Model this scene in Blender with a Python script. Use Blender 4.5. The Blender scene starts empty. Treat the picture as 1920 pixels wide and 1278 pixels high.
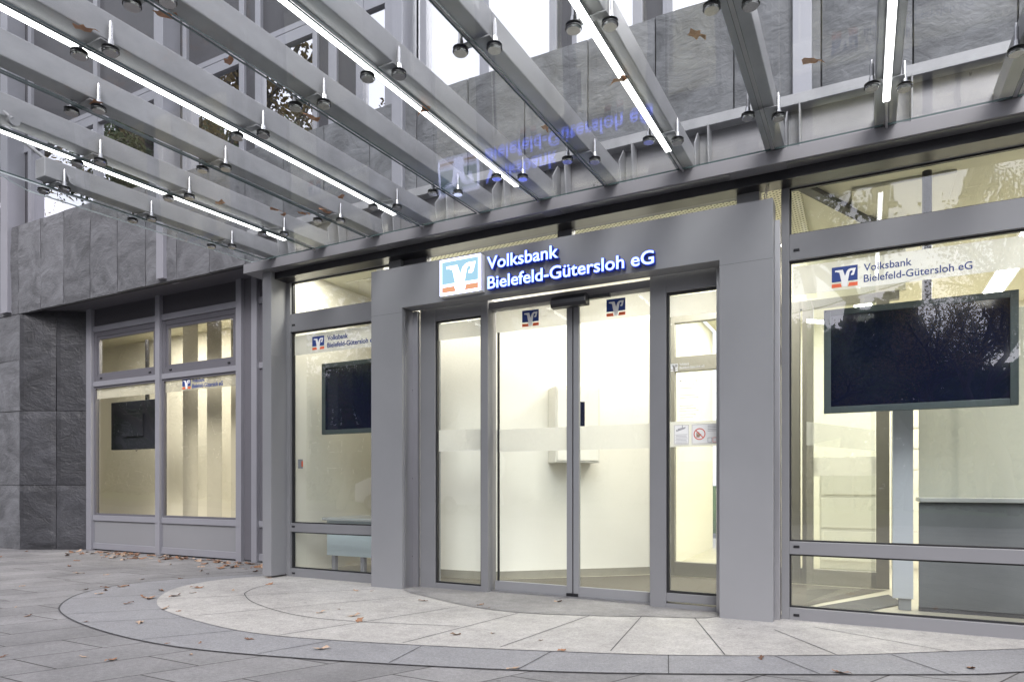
import bpy, bmesh, math, random
from mathutils import Vector, Matrix, noise
R = math.radians
S = bpy.context.scene
COL = S.collection
rng = random.Random(7)

# ------------------------------------------------------------------ camera
YAW = math.atan(658 / 1258.5)
cam_d = bpy.data.cameras.new('camera'); cam = bpy.data.objects.new('camera', cam_d)
COL.objects.link(cam); S.camera = cam
cam.location = (0, 0, 1.0); cam.rotation_euler = (R(90), 0, YAW)
cam_d.sensor_width = 36; cam_d.lens = 1258.5 / 1920 * 36
cam_d.shift_y = 268 / 1920; cam_d.clip_start = .05; cam_d.clip_end = 2000
# ------------------------------------------------------------------ world + sun
SUN_EL, SUN_AZ = R(40), R(155)
W = bpy.data.worlds.new("World"); S.world = W; W.use_nodes = True
nt = W.node_tree; nt.nodes.clear()
sky = nt.nodes.new('ShaderNodeTexSky'); sky.sky_type = 'NISHITA'; sky.sun_disc = False
sky.sun_elevation = SUN_EL; sky.sun_rotation = SUN_AZ; sky.air_density = 1.0; sky.dust_density = 4.0; sky.ozone_density = 2.0
hs = nt.nodes.new('ShaderNodeHueSaturation'); hs.inputs['Saturation'].default_value = .30
mx = nt.nodes.new('ShaderNodeMix'); mx.data_type = 'RGBA'; mx.blend_type = 'MULTIPLY'; mx.inputs[0].default_value = 1
mx.inputs[7].default_value = (1.0, .982, 1.04, 1)
bg = nt.nodes.new('ShaderNodeBackground'); bg.inputs[1].default_value = .14
wo = nt.nodes.new('ShaderNodeOutputWorld')
cl = nt.nodes.new('ShaderNodeMix'); cl.data_type = 'RGBA'; cl.inputs[0].default_value = .6; cl.inputs[7].default_value = (7.6, 7.6, 7.9, 1)   # thin even cloud over the sky
nt.links.new(sky.outputs[0], hs.inputs['Color']); nt.links.new(hs.outputs[0], cl.inputs[6]); nt.links.new(cl.outputs[2], mx.inputs[6])
nt.links.new(mx.outputs[2], bg.inputs[0]); nt.links.new(bg.outputs[0], wo.inputs[0])
sun_d = bpy.data.lights.new('sun', 'SUN'); sun_d.energy = 1.2; sun_d.angle = R(25); sun_d.color = (1, .97, .94)
sun = bpy.data.objects.new('sun', sun_d); COL.objects.link(sun)
# sun comes from the street side (behind the camera, a little to the right)
sd = Vector((math.sin(SUN_AZ) * math.cos(SUN_EL), math.cos(SUN_AZ) * math.cos(SUN_EL), math.sin(SUN_EL)))
sun.rotation_euler = sd.to_track_quat('Z', 'Y').to_euler(); sun.location = (0, -5, 20)
S.view_settings.view_transform = 'Standard'; S.view_settings.look = 'None'
S.view_settings.exposure = 1.0; S.view_settings.gamma = 1
S.render.engine = 'CYCLES'
S.cycles.max_bounces = 10; S.cycles.transparent_max_bounces = 24; S.cycles.glossy_bounces = 5
S.cycles.diffuse_bounces = 4; S.cycles.sample_clamp_indirect = 6; S.cycles.caustics_reflective = False
S.cycles.caustics_refractive = False

# ------------------------------------------------------------------ materials
def mat(name):
    m = bpy.data.materials.new(name); m.use_nodes = True
    n = m.node_tree.nodes; n.clear()
    return m, m.node_tree, n, m.node_tree.links
def N(nodes, t, **kw):
    n = nodes.new(t)
    for k, v in kw.items(): setattr(n, k, v)
    return n
def pbr(name, col, rough=.5, metal=0., var=.0, vscale=3., stretch=(1, 1, 1), bump=0., bscale=60., emit=None, es=0, rvar=0., spec=.5, detail=5):
    m, t, n, l = mat(name)
    o = N(n, 'ShaderNodeOutputMaterial'); b = N(n, 'ShaderNodeBsdfPrincipled'); l.new(b.outputs[0], o.inputs[0])
    b.inputs['Base Color'].default_value = (*col, 1); b.inputs['Roughness'].default_value = rough
    b.inputs['Metallic'].default_value = metal; b.inputs['Specular IOR Level'].default_value = spec
    if emit: b.inputs['Emission Color'].default_value = (*emit, 1); b.inputs['Emission Strength'].default_value = es
    if var or bump or rvar:
        g = N(n, 'ShaderNodeNewGeometry'); mp = N(n, 'ShaderNodeMapping'); mp.inputs['Scale'].default_value = stretch
        l.new(g.outputs['Position'], mp.inputs[0])
    if var or rvar:
        z = N(n, 'ShaderNodeTexNoise'); z.inputs['Scale'].default_value = vscale; z.inputs['Detail'].default_value = detail; z.inputs['Roughness'].default_value = .62
        l.new(mp.outputs[0], z.inputs['Vector'])
    if var:
        r = N(n, 'ShaderNodeMapRange'); r.inputs[1].default_value = .25; r.inputs[2].default_value = .75
        r.inputs[3].default_value = 1 - var; r.inputs[4].default_value = 1 + var
        v = N(n, 'ShaderNodeVectorMath', operation='SCALE'); v.inputs[0].default_value = col
        l.new(z.outputs[0], r.inputs[0]); l.new(r.outputs[0], v.inputs['Scale']); l.new(v.outputs[0], b.inputs['Base Color'])
    if rvar:
        r = N(n, 'ShaderNodeMapRange'); r.inputs[1].default_value = .3; r.inputs[2].default_value = .7
        r.inputs[3].default_value = rough - rvar; r.inputs[4].default_value = rough + rvar
        l.new(z.outputs[0], r.inputs[0]); l.new(r.outputs[0], b.inputs['Roughness'])
    if bump:
        z2 = N(n, 'ShaderNodeTexNoise'); z2.inputs['Scale'].default_value = bscale; z2.inputs['Detail'].default_value = 6
        l.new(mp.outputs[0], z2.inputs['Vector'])
        bp = N(n, 'ShaderNodeBump'); bp.inputs['Strength'].default_value = bump; bp.inputs['Distance'].default_value = .01
        l.new(z2.outputs[0], bp.inputs['Height']); l.new(bp.outputs[0], b.inputs['Normal'])
    return m
def thin_glass(name, r0, tint=(.93, .96, .95), rough=0., dirt=0.0, graze=1.):
    m, t, n, l = mat(name)
    o = N(n, 'ShaderNodeOutputMaterial'); lw = N(n, 'ShaderNodeLayerWeight'); lw.inputs[0].default_value = .5
    p = N(n, 'ShaderNodeMath', operation='POWER'); p.inputs[1].default_value = 5; l.new(lw.outputs['Facing'], p.inputs[0])
    a = N(n, 'ShaderNodeMath', operation='MULTIPLY_ADD'); a.inputs[1].default_value = (1 - r0) * graze; a.inputs[2].default_value = r0
    l.new(p.outputs[0], a.inputs[0])
    tr = N(n, 'ShaderNodeBsdfTransparent'); tr.inputs[0].default_value = (*tint, 1)
    gl = N(n, 'ShaderNodeBsdfGlossy'); gl.inputs['Roughness'].default_value = rough; gl.inputs[0].default_value = (.97, .97, 1, 1)
    # panes are never perfectly flat: a slow, faint wobble bends what they mirror
    g = N(n, 'ShaderNodeNewGeometry'); z = N(n, 'ShaderNodeTexNoise'); z.inputs['Scale'].default_value = 1.6; z.inputs['Detail'].default_value = 1
    bp = N(n, 'ShaderNodeBump'); bp.inputs['Strength'].default_value = .25; bp.inputs['Distance'].default_value = .012
    l.new(g.outputs['Position'], z.inputs['Vector']); l.new(z.outputs[0], bp.inputs['Height']); l.new(bp.outputs[0], gl.inputs['Normal'])
    mxx = N(n, 'ShaderNodeMixShader'); l.new(a.outputs[0], mxx.inputs[0]); l.new(tr.outputs[0], mxx.inputs[1]); l.new(gl.outputs[0], mxx.inputs[2])
    last = mxx
    if dirt:
        df = N(n, 'ShaderNodeBsdfDiffuse'); df.inputs[0].default_value = (.6, .6, .62, 1)
        z3 = N(n, 'ShaderNodeTexNoise'); z3.inputs['Scale'].default_value = 2.5; z3.inputs['Detail'].default_value = 8; l.new(g.outputs['Position'], z3.inputs['Vector'])
        rr = N(n, 'ShaderNodeMapRange'); rr.inputs[1].default_value = .35; rr.inputs[2].default_value = .8; rr.inputs[3].default_value = dirt * .25; rr.inputs[4].default_value = dirt
        l.new(z3.outputs[0], rr.inputs[0])
        m2 = N(n, 'ShaderNodeMixShader'); l.new(rr.outputs[0], m2.inputs[0]); l.new(mxx.outputs[0], m2.inputs[1]); l.new(df.outputs[0], m2.inputs[2]); last = m2
    l.new(last.outputs[0], o.inputs[0])
    return m
def film_mat(name, col, trans=.25, transl=.5):
    m, t, n, l = mat(name)
    o = N(n, 'ShaderNodeOutputMaterial'); tr = N(n, 'ShaderNodeBsdfTransparent'); d = N(n, 'ShaderNodeBsdfDiffuse'); q = N(n, 'ShaderNodeBsdfTranslucent')
    d.inputs[0].default_value = (*col, 1); q.inputs[0].default_value = (*col, 1)
    a = N(n, 'ShaderNodeMixShader'); a.inputs[0].default_value = transl; l.new(d.outputs[0], a.inputs[1]); l.new(q.outputs[0], a.inputs[2])
    b = N(n, 'ShaderNodeMixShader'); b.inputs[0].default_value = 1 - trans; l.new(tr.outputs[0], b.inputs[1]); l.new(a.outputs[0], b.inputs[2])
    l.new(b.outputs[0], o.inputs[0]); return m
def emit_mat(name, col, s):
    m, t, n, l = mat(name); o = N(n, 'ShaderNodeOutputMaterial'); e = N(n, 'ShaderNodeEmission')
    e.inputs[0].default_value = (*col, 1); e.inputs[1].default_value = s; l.new(e.outputs[0], o.inputs[0]); return m

def slate(name, base, rough_drop=0.):
    m, t, n, l = mat(name)
    o = N(n, 'ShaderNodeOutputMaterial'); b = N(n, 'ShaderNodeBsdfPrincipled'); l.new(b.outputs[0], o.inputs[0])
    b.inputs['Roughness'].default_value = .62 - rough_drop
    at = N(n, 'ShaderNodeAttribute'); at.attribute_name = 'rnd'
    g = N(n, 'ShaderNodeNewGeometry')
    add = N(n, 'ShaderNodeVectorMath', operation='MULTIPLY_ADD'); add.inputs[1].default_value = (37, 11, 23)
    l.new(at.outputs['Color'], add.inputs[0]); l.new(g.outputs['Position'], add.inputs[2])
    mp = N(n, 'ShaderNodeMapping'); mp.inputs['Rotation'].default_value = (0, R(-50), 0); mp.inputs['Scale'].default_value = (1, 1, 1.45)
    l.new(add.outputs[0], mp.inputs[0])
    z = N(n, 'ShaderNodeTexNoise'); z.inputs['Scale'].default_value = 1.7; z.inputs['Detail'].default_value = 12; z.inputs['Roughness'].default_value = .64; z.inputs['Distortion'].default_value = 1.4
    l.new(mp.outputs[0], z.inputs['Vector'])
    z2 = N(n, 'ShaderNodeTexNoise'); z2.inputs['Scale'].default_value = 10; z2.inputs['Detail'].default_value = 8; z2.inputs['Distortion'].default_value = 1.2
    l.new(mp.outputs[0], z2.inputs['Vector'])
    cr = N(n, 'ShaderNodeValToRGB'); e = cr.color_ramp.elements
    e[0].position = .30; e[0].color = (*[c * .55 for c in base], 1); e[1].position = .70; e[1].color = (*[c * 1.42 for c in base], 1)
    l.new(z.outputs[0], cr.inputs[0])
    pv = N(n, 'ShaderNodeMapRange'); pv.inputs[3].default_value = .82; pv.inputs[4].default_value = 1.16
    sx = N(n, 'ShaderNodeSeparateXYZ'); l.new(at.outputs['Color'], sx.inputs[0]); l.new(sx.outputs[0], pv.inputs[0])
    sc = N(n, 'ShaderNodeVectorMath', operation='SCALE'); l.new(cr.outputs[0], sc.inputs[0]); l.new(pv.outputs[0], sc.inputs['Scale'])
    l.new(sc.outputs[0], b.inputs['Base Color'])
    ad = N(n, 'ShaderNodeMath', operation='MULTIPLY_ADD'); ad.inputs[1].default_value = .45; l.new(z2.outputs[0], ad.inputs[0]); l.new(z.outputs[0], ad.inputs[2])
    bp = N(n, 'ShaderNodeBump'); bp.inputs['Strength'].default_value = .58; bp.inputs['Distance'].default_value = .04
    l.new(ad.outputs[0], bp.inputs['Height']); l.new(bp.outputs[0], b.inputs['Normal'])
    return m

CZ_ = 3.34
PAINT = (.222, .225, .238)
M = dict(
    paint=pbr('grey_powder_coat', PAINT, .42, .0, .04, 2.0, bump=.03, bscale=500, rvar=.04),
    paint2=pbr('grey_powder_coat_frame', (.182, .184, .196), .40, .0, .05, 2.5, bump=.03, bscale=500),
    paintd=pbr('dark_grey_coat', (.115, .113, .13), .5, 0, .06, 2),
    alu=pbr('light_aluminium', (.29, .292, .325), .42, .25, .04, 3),
    steel=pbr('brushed_steel', (.40, .40, .42), .38, .9, .06, 3, (1, 1, .15), rvar=.08),
    galv=pbr('galvanised_steel', (.31, .31, .322), .50, .2, .24, 5, (1, .55, 1), bump=.08, bscale=90, rvar=.10, detail=9),
    web=pbr('zinc_web_plate', (.23, .225, .235), .36, .4, .22, 2.2, (1, 1, 1), bump=.05, bscale=60, rvar=.12),
    chrome=pbr('stainless_fitting', (.40, .40, .41), .27, 1., .1, 40),
    rubber=pbr('black_rubber', (.012, .012, .014), .45),
    black=pbr('black_plastic', (.010, .010, .013), .3),
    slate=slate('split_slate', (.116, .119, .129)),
    slate_shade=slate('split_slate_shade', (.040, .041, .047), .12),  # same stone as the front; overhang shade put into a darker colour
    mortar=pbr('slate_joint', (.05, .05, .055), .9),
    panel=pbr('dark_spandrel', (.062, .060, .070), .42, 0, .06, 2),
    upanel=pbr('upper_spandrel', (.05, .049, .056), .4, 0, .08, 1.5),
    wall=pbr('cream_wall', (.80, .775, .69), .8, 0, .015, 2),
    wallw=pbr('white_lobby_wall', (.86, .84, .775), .8, 0, .01, 2),
    ceil=pbr('cream_ceiling', (.64, .62, .50), .85, 0, .02, 2),
    base=pbr('grey_baseboard', (.30, .285, .24), .6, 0, .1, 6),
    mat_=pbr('entrance_mat', (.12, .11, .09), .95, 0, .35, 90, bump=.5, bscale=300),
    tile=pbr('cream_floor_tile', (.50, .47, .38), .45, 0, .05, 3),
    darkstrip=pbr('dark_floor_strip', (.05, .05, .05), .6),
    frame_in=pbr('warm_grey_frame', (.24, .23, .20), .45, .0),
    frame_in2=pbr('grey_frame_inside', (.28, .29, .30), .4, .2),
    silver=pbr('silver_post', (.52, .55, .60), .38, .2),
    screen=pbr('screen_glass', (.010, .013, .034), .06, 0, spec=.9),
    bezel=pbr('screen_bezel', (.10, .125, .13), .35, .3),
    tvback=pbr('screen_back', (.028, .032, .05), .55),
    terminal=pbr('terminal_white', (.74, .72, .66), .5),
    counter=pbr('counter_grey', (.13, .14, .145), .35, 0, .12, 2),
    ledge=pbr('ledge_grey', (.42, .43, .42), .3),
    deskblue=pbr('pale_blue_panel', (.52, .60, .64), .4, 0, .02, 2),
    blind=pbr('vertical_blind', (.66, .625, .52), .85, 0, .03, 3),
    glass=thin_glass('shop_glass', .12, (.90, .93, .92)), dglass=thin_glass('door_glass', .06),
    wglass=thin_glass('wing_glass', .13, (.92, .91, .84)),
    uglass=thin_glass('coated_upper_glass', .74, (.30, .31, .34)),
    cglass=thin_glass('canopy_glass', .034, (.93, .95, .95), dirt=.014, graze=.12),
    edge=pbr('glass_edge', (.07, .10, .10), .2), edgeb=pbr('glass_edge_bright', (.55, .60, .62), .2),
    film=film_mat('frosted_film', (.90, .89, .87), .05, .70),
    filmd=film_mat('frosted_film_thin', (.66, .66, .64), .45, .6),
    frost=film_mat('frosted_screen', (.50, .52, .50), .25, .6),
    navy=pbr('navy_print', (.015, .045, .22), .5), orange=pbr('orange_print', (.75, .13, .05), .5),
    white=pbr('white_print', (.85, .85, .84), .5), grey=pbr('grey_print', (.35, .35, .37), .6), red=pbr('red_print', (.62, .10, .07), .5),
    signwhite=emit_mat('sign_white_lit', (.62, .66, 1), 2.6), signblue=emit_mat('sign_blue_lit', (.22, .37, .46), .98),
    signorange=emit_mat('sign_orange_lit', (.72, .35, .20), .62), letter=emit_mat('letter_face_lit', (.145, .21, 1), 3.6),
    letterside=pbr('letter_side_blue', (.010, .028, .20), .35, emit=(.02, .05, .5), es=.10),
    tube=emit_mat('light_tube', (1, .99, .97), 4.5), lamp=emit_mat('interior_lamp', (1, .95, .84), 21), strip=emit_mat('interior_strip', (1, .96, .86), 21),
    tubebody=pbr('tube_housing', (.6, .6, .62), .3, .6),
    leaf=pbr('dry_leaf', (.24, .125, .07), .75, 0, .45, 14), leaf2=pbr('dark_dry_leaf', (.13, .07, .045), .8, 0, .4, 14), leaf_backlit=pbr('backlit_leaf_on_glass', (.42, .19, .09), .75, 0, .35, 14), leaf3=pbr('pale_dry_leaf', (.36, .26, .19), .75, 0, .3, 14),  # leaves on glass: sky light shining through put into a brighter colour
    bark=pbr('bark', (.06, .05, .042), .9, 0, .3, 6, bump=.5, bscale=20), foliage=pbr('autumn_foliage', (.16, .11, .035), .8, 0, .5, 2),
    foliageg=pbr('green_foliage', (.045, .075, .02), .8, 0, .5, 2),
    asphalt=pbr('asphalt', (.05, .05, .052), .9, 0, .2, 8, bump=.4, bscale=150), grass=pbr('grass', (.06, .10, .03), .95, 0, .3, 3),
    housea=pbr('brown_brick', (.10, .065, .045), .9, 0, .2, 2), houseb=pbr('grey_render', (.13, .13, .125), .9, 0, .1, 1), vanw=pbr('van_white', (.75, .76, .78), .25), cable=pbr('cable', (.3, .27, .26), .5),
)
def paving_mat():
    m, t, n, l = mat('slab_paving')
    o = N(n, 'ShaderNodeOutputMaterial'); b = N(n, 'ShaderNodeBsdfPrincipled'); l.new(b.outputs[0], o.inputs[0]); b.inputs['Roughness'].default_value = .8
    g = N(n, 'ShaderNodeNewGeometry'); sx = N(n, 'ShaderNodeSeparateXYZ'); l.new(g.outputs['Position'], sx.inputs[0])
    k = N(n, 'ShaderNodeMath', operation='MULTIPLY_ADD'); k.inputs[1].default_value = -1 / math.tan(R(65)); l.new(sx.outputs[1], k.inputs[0]); l.new(sx.outputs[0], k.inputs[2])
    cb = N(n, 'ShaderNodeCombineXYZ'); l.new(sx.outputs[1], cb.inputs[0]); l.new(k.outputs[0], cb.inputs[1])
    br = N(n, 'ShaderNodeTexBrick'); br.offset = .42; br.offset_frequency = 2; br.squash = 1.3; br.squash_frequency = 3
    br.inputs['Scale'].default_value = 1; br.inputs['Brick Width'].default_value = .62; br.inputs['Row Height'].default_value = .44
    br.inputs['Mortar Size'].default_value = .0055; br.inputs['Mortar Smooth'].default_value = .1; br.inputs['Bias'].default_value = 0
    br.inputs['Color1'].default_value = (.168, .166, .170, 1); br.inputs['Color2'].default_value = (.222, .219, .223, 1); br.inputs['Mortar'].default_value = (.045, .042, .042, 1)
    l.new(cb.outputs[0], br.inputs['Vector'])
    z = N(n, 'ShaderNodeTexNoise'); z.inputs['Scale'].default_value = 1.6; z.inputs['Detail'].default_value = 9; z.inputs['Roughness'].default_value = .65; l.new(g.outputs['Position'], z.inputs['Vector'])
    z2 = N(n, 'ShaderNodeTexNoise'); z2.inputs['Scale'].default_value = 160; z2.inputs['Detail'].default_value = 3; l.new(g.outputs['Position'], z2.inputs['Vector'])
    r = N(n, 'ShaderNodeMapRange'); r.inputs[1].default_value = .3; r.inputs[2].default_value = .7; r.inputs[3].default_value = .70; r.inputs[4].default_value = 1.22; l.new(z.outputs[0], r.inputs[0])
    r2 = N(n, 'ShaderNodeMapRange'); r2.inputs[1].default_value = .3; r2.inputs[2].default_value = .7; r2.inputs[3].default_value = .80; r2.inputs[4].default_value = 1.2; l.new(z2.outputs[0], r2.inputs[0])
    mm = N(n, 'ShaderNodeMath', operation='MULTIPLY'); l.new(r.outputs[0], mm.inputs[0]); l.new(r2.outputs[0], mm.inputs[1])

    vo = N(n, 'ShaderNodeTexVoronoi'); vo.inputs['Scale'].default_value = 2.6; l.new(g.outputs['Position'], vo.inputs['Vector'])
    ls = N(n, 'ShaderNodeMapRange'); ls.inputs[1].default_value = .03; ls.inputs[2].default_value = .045; ls.inputs[3].default_value = .62; ls.inputs[4].default_value = 1; l.new(vo.outputs['Distance'], ls.inputs[0])
    z4 = N(n, 'ShaderNodeTexNoise'); z4.inputs['Scale'].default_value = 38; z4.inputs['Detail'].default_value = 4; l.new(g.outputs['Position'], z4.inputs['Vector'])
    r4 = N(n, 'ShaderNodeMapRange'); r4.inputs[1].default_value = .3; r4.inputs[2].default_value = .7; r4.inputs[3].default_value = .86; r4.inputs[4].default_value = 1.14; l.new(z4.outputs[0], r4.inputs[0])
    s1 = N(n, 'ShaderNodeMath', operation='MULTIPLY'); l.new(mm.outputs[0], s1.inputs[0]); l.new(ls.outputs[0], s1.inputs[1])
    s2 = N(n, 'ShaderNodeMath', operation='MULTIPLY'); l.new(s1.outputs[0], s2.inputs[0]); l.new(r4.outputs[0], s2.inputs[1])
    v = N(n, 'ShaderNodeVectorMath', operation='SCALE'); l.new(br.outputs['Color'], v.inputs[0]); l.new(s2.outputs[0], v.inputs['Scale']); l.new(v.outputs[0], b.inputs['Base Color'])
    h = N(n, 'ShaderNodeMath', operation='MULTIPLY_ADD'); h.inputs[1].default_value = -1; l.new(br.outputs['Fac'], h.inputs[0]); l.new(z2.outputs[0], h.inputs[2])
    bp = N(n, 'ShaderNodeBump'); bp.inputs['Strength'].default_value = .5; bp.inputs['Distance'].default_value = .004; l.new(h.outputs[0], bp.inputs['Height']); l.new(bp.outputs[0], b.inputs['Normal'])
    return m
def granite(name, base, blot=.14, stain=None):
    m, t, n, l = mat(name)
    o = N(n, 'ShaderNodeOutputMaterial'); b = N(n, 'ShaderNodeBsdfPrincipled'); l.new(b.outputs[0], o.inputs[0]); b.inputs['Roughness'].default_value = .72
    g = N(n, 'ShaderNodeNewGeometry')
    fac = None
    for sc, lo, det in ((1.3, blot, 8), (9, blot * .7, 8), (55, .16, 3), (170, .22, 2)):
        z = N(n, 'ShaderNodeTexNoise'); z.inputs['Scale'].default_value = sc; z.inputs['Detail'].default_value = det; z.inputs['Roughness'].default_value = .62; l.new(g.outputs['Position'], z.inputs['Vector'])
        r = N(n, 'ShaderNodeMapRange'); r.inputs[1].default_value = .3; r.inputs[2].default_value = .7; r.inputs[3].default_value = 1 - lo; r.inputs[4].default_value = 1 + lo; l.new(z.outputs[0], r.inputs[0])
        if fac is None: fac = r.outputs[0]
        else:
            q = N(n, 'ShaderNodeMath', operation='MULTIPLY'); l.new(fac, q.inputs[0]); l.new(r.outputs[0], q.inputs[1]); fac = q.outputs[0]

    vo = N(n, 'ShaderNodeTexVoronoi'); vo.inputs['Scale'].default_value = 2.6; l.new(g.outputs['Position'], vo.inputs['Vector'])
    ls = N(n, 'ShaderNodeMapRange'); ls.inputs[1].default_value = .03; ls.inputs[2].default_value = .045; ls.inputs[3].default_value = .62; ls.inputs[4].default_value = 1; l.new(vo.outputs['Distance'], ls.inputs[0])
    sp = N(n, 'ShaderNodeMath', operation='MULTIPLY'); l.new(fac, sp.inputs[0]); l.new(ls.outputs[0], sp.inputs[1]); fac = sp.outputs[0]
    v = N(n, 'ShaderNodeVectorMath', operation='SCALE'); v.inputs[0].default_value = base; l.new(fac, v.inputs['Scale']); l.new(v.outputs[0], b.inputs['Base Color'])
    bp = N(n, 'ShaderNodeBump'); bp.inputs['Strength'].default_value = .35; bp.inputs['Distance'].default_value = .003; l.new(z.outputs[0], bp.inputs['Height']); l.new(bp.outputs[0], b.inputs['Normal'])
    return m
def perf_mat():
    m, t, n, l = mat('perforated_ceiling')
    o = N(n, 'ShaderNodeOutputMaterial'); b = N(n, 'ShaderNodeBsdfPrincipled'); l.new(b.outputs[0], o.inputs[0]); b.inputs['Roughness'].default_value = .85
    g = N(n, 'ShaderNodeNewGeometry'); mp = N(n, 'ShaderNodeMapping'); mp.inputs['Rotation'].default_value = (0, 0, R(45)); mp.inputs['Scale'].default_value = (29, 29, 0)
    l.new(g.outputs['Position'], mp.inputs[0])
    fr = N(n, 'ShaderNodeVectorMath', operation='FRACTION'); l.new(mp.outputs[0], fr.inputs[0])
    ds = N(n, 'ShaderNodeVectorMath', operation='DISTANCE'); ds.inputs[1].default_value = (.5, .5, 0); l.new(fr.outputs[0], ds.inputs[0])
    lt = N(n, 'ShaderNodeMath', operation='LESS_THAN'); lt.inputs[1].default_value = .24; l.new(ds.outputs['Value'], lt.inputs[0])
    mc = N(n, 'ShaderNodeMix', data_type='RGBA'); mc.inputs[6].default_value = (.64, .62, .48, 1); mc.inputs[7].default_value = (.10, .09, .06, 1)
    l.new(lt.outputs[0], mc.inputs[0]); l.new(mc.outputs[2], b.inputs['Base Color'])
    return m
M['paving'] = paving_mat(); M['perf'] = perf_mat()
M['ringd'] = granite('blue_grey_granite', (.215, .216, .228), .10)
M['ringl'] = granite('pale_granite', (.35, .34, .328), .17)
M['slabm'] = granite('worn_entrance_slab', (.20, .195, .195), .22)

# ------------------------------------------------------------------ builders
class MB:
    def __init__(s): s.v = []; s.f = []; s.sm = []; s.c = []; s.p = []
    def add(s, vs, fs, smooth=False, rnd=None):
        o = len(s.v); s.v += [tuple(v) for v in vs]; s.f += [tuple(i + o for i in f) for f in fs]; s.sm += [smooth] * len(fs)
        s.c += [rnd if rnd is not None else 0.] * len(vs); s.p.append(((o, len(s.v)), (len(s.f) - len(fs), len(s.f)))); return s
    def box(s, x0, x1, y0, y1, z0, z1, rnd=None):
        if x0 > x1: x0, x1 = x1, x0
        if y0 > y1: y0, y1 = y1, y0
        if z0 > z1: z0, z1 = z1, z0
        v = [(x, y, z) for z in (z0, z1) for y in (y0, y1) for x in (x0, x1)]
        return s.add(v, [(0, 2, 3, 1), (4, 5, 7, 6), (0, 1, 5, 4), (2, 6, 7, 3), (0, 4, 6, 2), (1, 3, 7, 5)], rnd=rnd)
    def prism(s, pts, axis, a, b):
        """closed outline pts (2-D) extruded along axis from a to b"""
        def mk(p, t): return {'x': (t, p[0], p[1]), 'y': (p[0], t, p[1]), 'z': (p[0], p[1], t)}[axis]
        n = len(pts); v = [mk(p, a) for p in pts] + [mk(p, b) for p in pts]
        return s.add(v, [tuple(range(n)), tuple(range(2 * n - 1, n - 1, -1))] + [(i, i + n, (i + 1) % n + n, (i + 1) % n) for i in range(n)])
    def tube(s, p, q, r0, r1=None, n=10, cap=True):
        r1 = r0 if r1 is None else r1; p = Vector(p); q = Vector(q); d = (q - p).normalized()
        a = d.orthogonal().normalized(); b = d.cross(a)
        v = []
        for c, r in ((p, r0), (q, r1)):
            for i in range(n): t = 2 * math.pi * i / n; v.append(c + a * (r * math.cos(t)) + b * (r * math.sin(t)))
        f = [(i, (i + 1) % n, (i + 1) % n + n, i + n) for i in range(n)]
        s.add(v, f, True)
        if cap: s.add(v[:n], [tuple(range(n - 1, -1, -1))]); s.add(v[n:], [tuple(range(n))])
        return s
    def frame(s, x0, x1, z0, z1, w, y0, y1, wt=None, wb=None):
        wt = w if wt is None else wt; wb = w if wb is None else wb
        s.box(x0, x0 + w, y0, y1, z0, z1); s.box(x1 - w, x1, y0, y1, z0, z1)
        s.box(x0 + w, x1 - w, y0 + .0015, y1 - .0015, z1 - wt, z1); s.box(x0 + w, x1 - w, y0 + .0015, y1 - .0015, z0, z0 + wb)
        return s
    def each(s, name, m, parent=None, bevel=0):
        out = []
        for (v0, v1), (f0, f1) in s.p:
            q = MB(); q.v = s.v[v0:v1]; q.f = [tuple(i - v0 for i in f) for f in s.f[f0:f1]]; q.sm = s.sm[f0:f1]; q.c = s.c[v0:v1]
            out.append(q.build(name, m, parent, bevel))
        return out
    def build(s, name, m, parent=None, bevel=0, **kw):
        me = bpy.data.meshes.new(name); me.from_pydata(s.v, [], s.f)
        bm = bmesh.new(); bm.from_mesh(me)
        bmesh.ops.recalc_face_normals(bm, faces=bm.faces)
        big = [f for f in bm.faces if len(f.verts) > 4]
        if big: bmesh.ops.triangulate(bm, faces=big, ngon_method='EAR_CLIP')
        bm.to_mesh(me); bm.free()
        if not big: me.polygons.foreach_set('use_smooth', s.sm)
        if any(s.c):
            at = me.color_attributes.new('rnd', 'FLOAT_COLOR', 'POINT')
            for i, c in enumerate(s.c): at.data[i].color = (c, (c * 7.31) % 1, (c * 3.77) % 1, 1)
        me.materials.append(m if not isinstance(m, str) else M[m]); me.update()
        o = bpy.data.objects.new(name, me); COL.objects.link(o)
        if parent: o.parent = parent; o.matrix_parent_inverse = Matrix.Translation(-abs_loc(parent))
        if bevel:
            md = o.modifiers.new('bevel', 'BEVEL'); md.width = bevel; md.segments = 2; md.limit_method = 'ANGLE'; md.angle_limit = R(40); md.harden_normals = False
        for k, v in kw.items(): o[k] = v
        return o
def abs_loc(o):
    # every parent sits at its world place, so its own location is the offset to cancel
    return Vector(o.location)
def thing(name, label, cat, loc=(0, 0, 0), group=None):
    o = bpy.data.objects.new(name, None); COL.objects.link(o); o.location = loc; o.empty_display_size = .1
    o['label'] = label; o['category'] = cat
    if group: o['group'] = group
    return o
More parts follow.
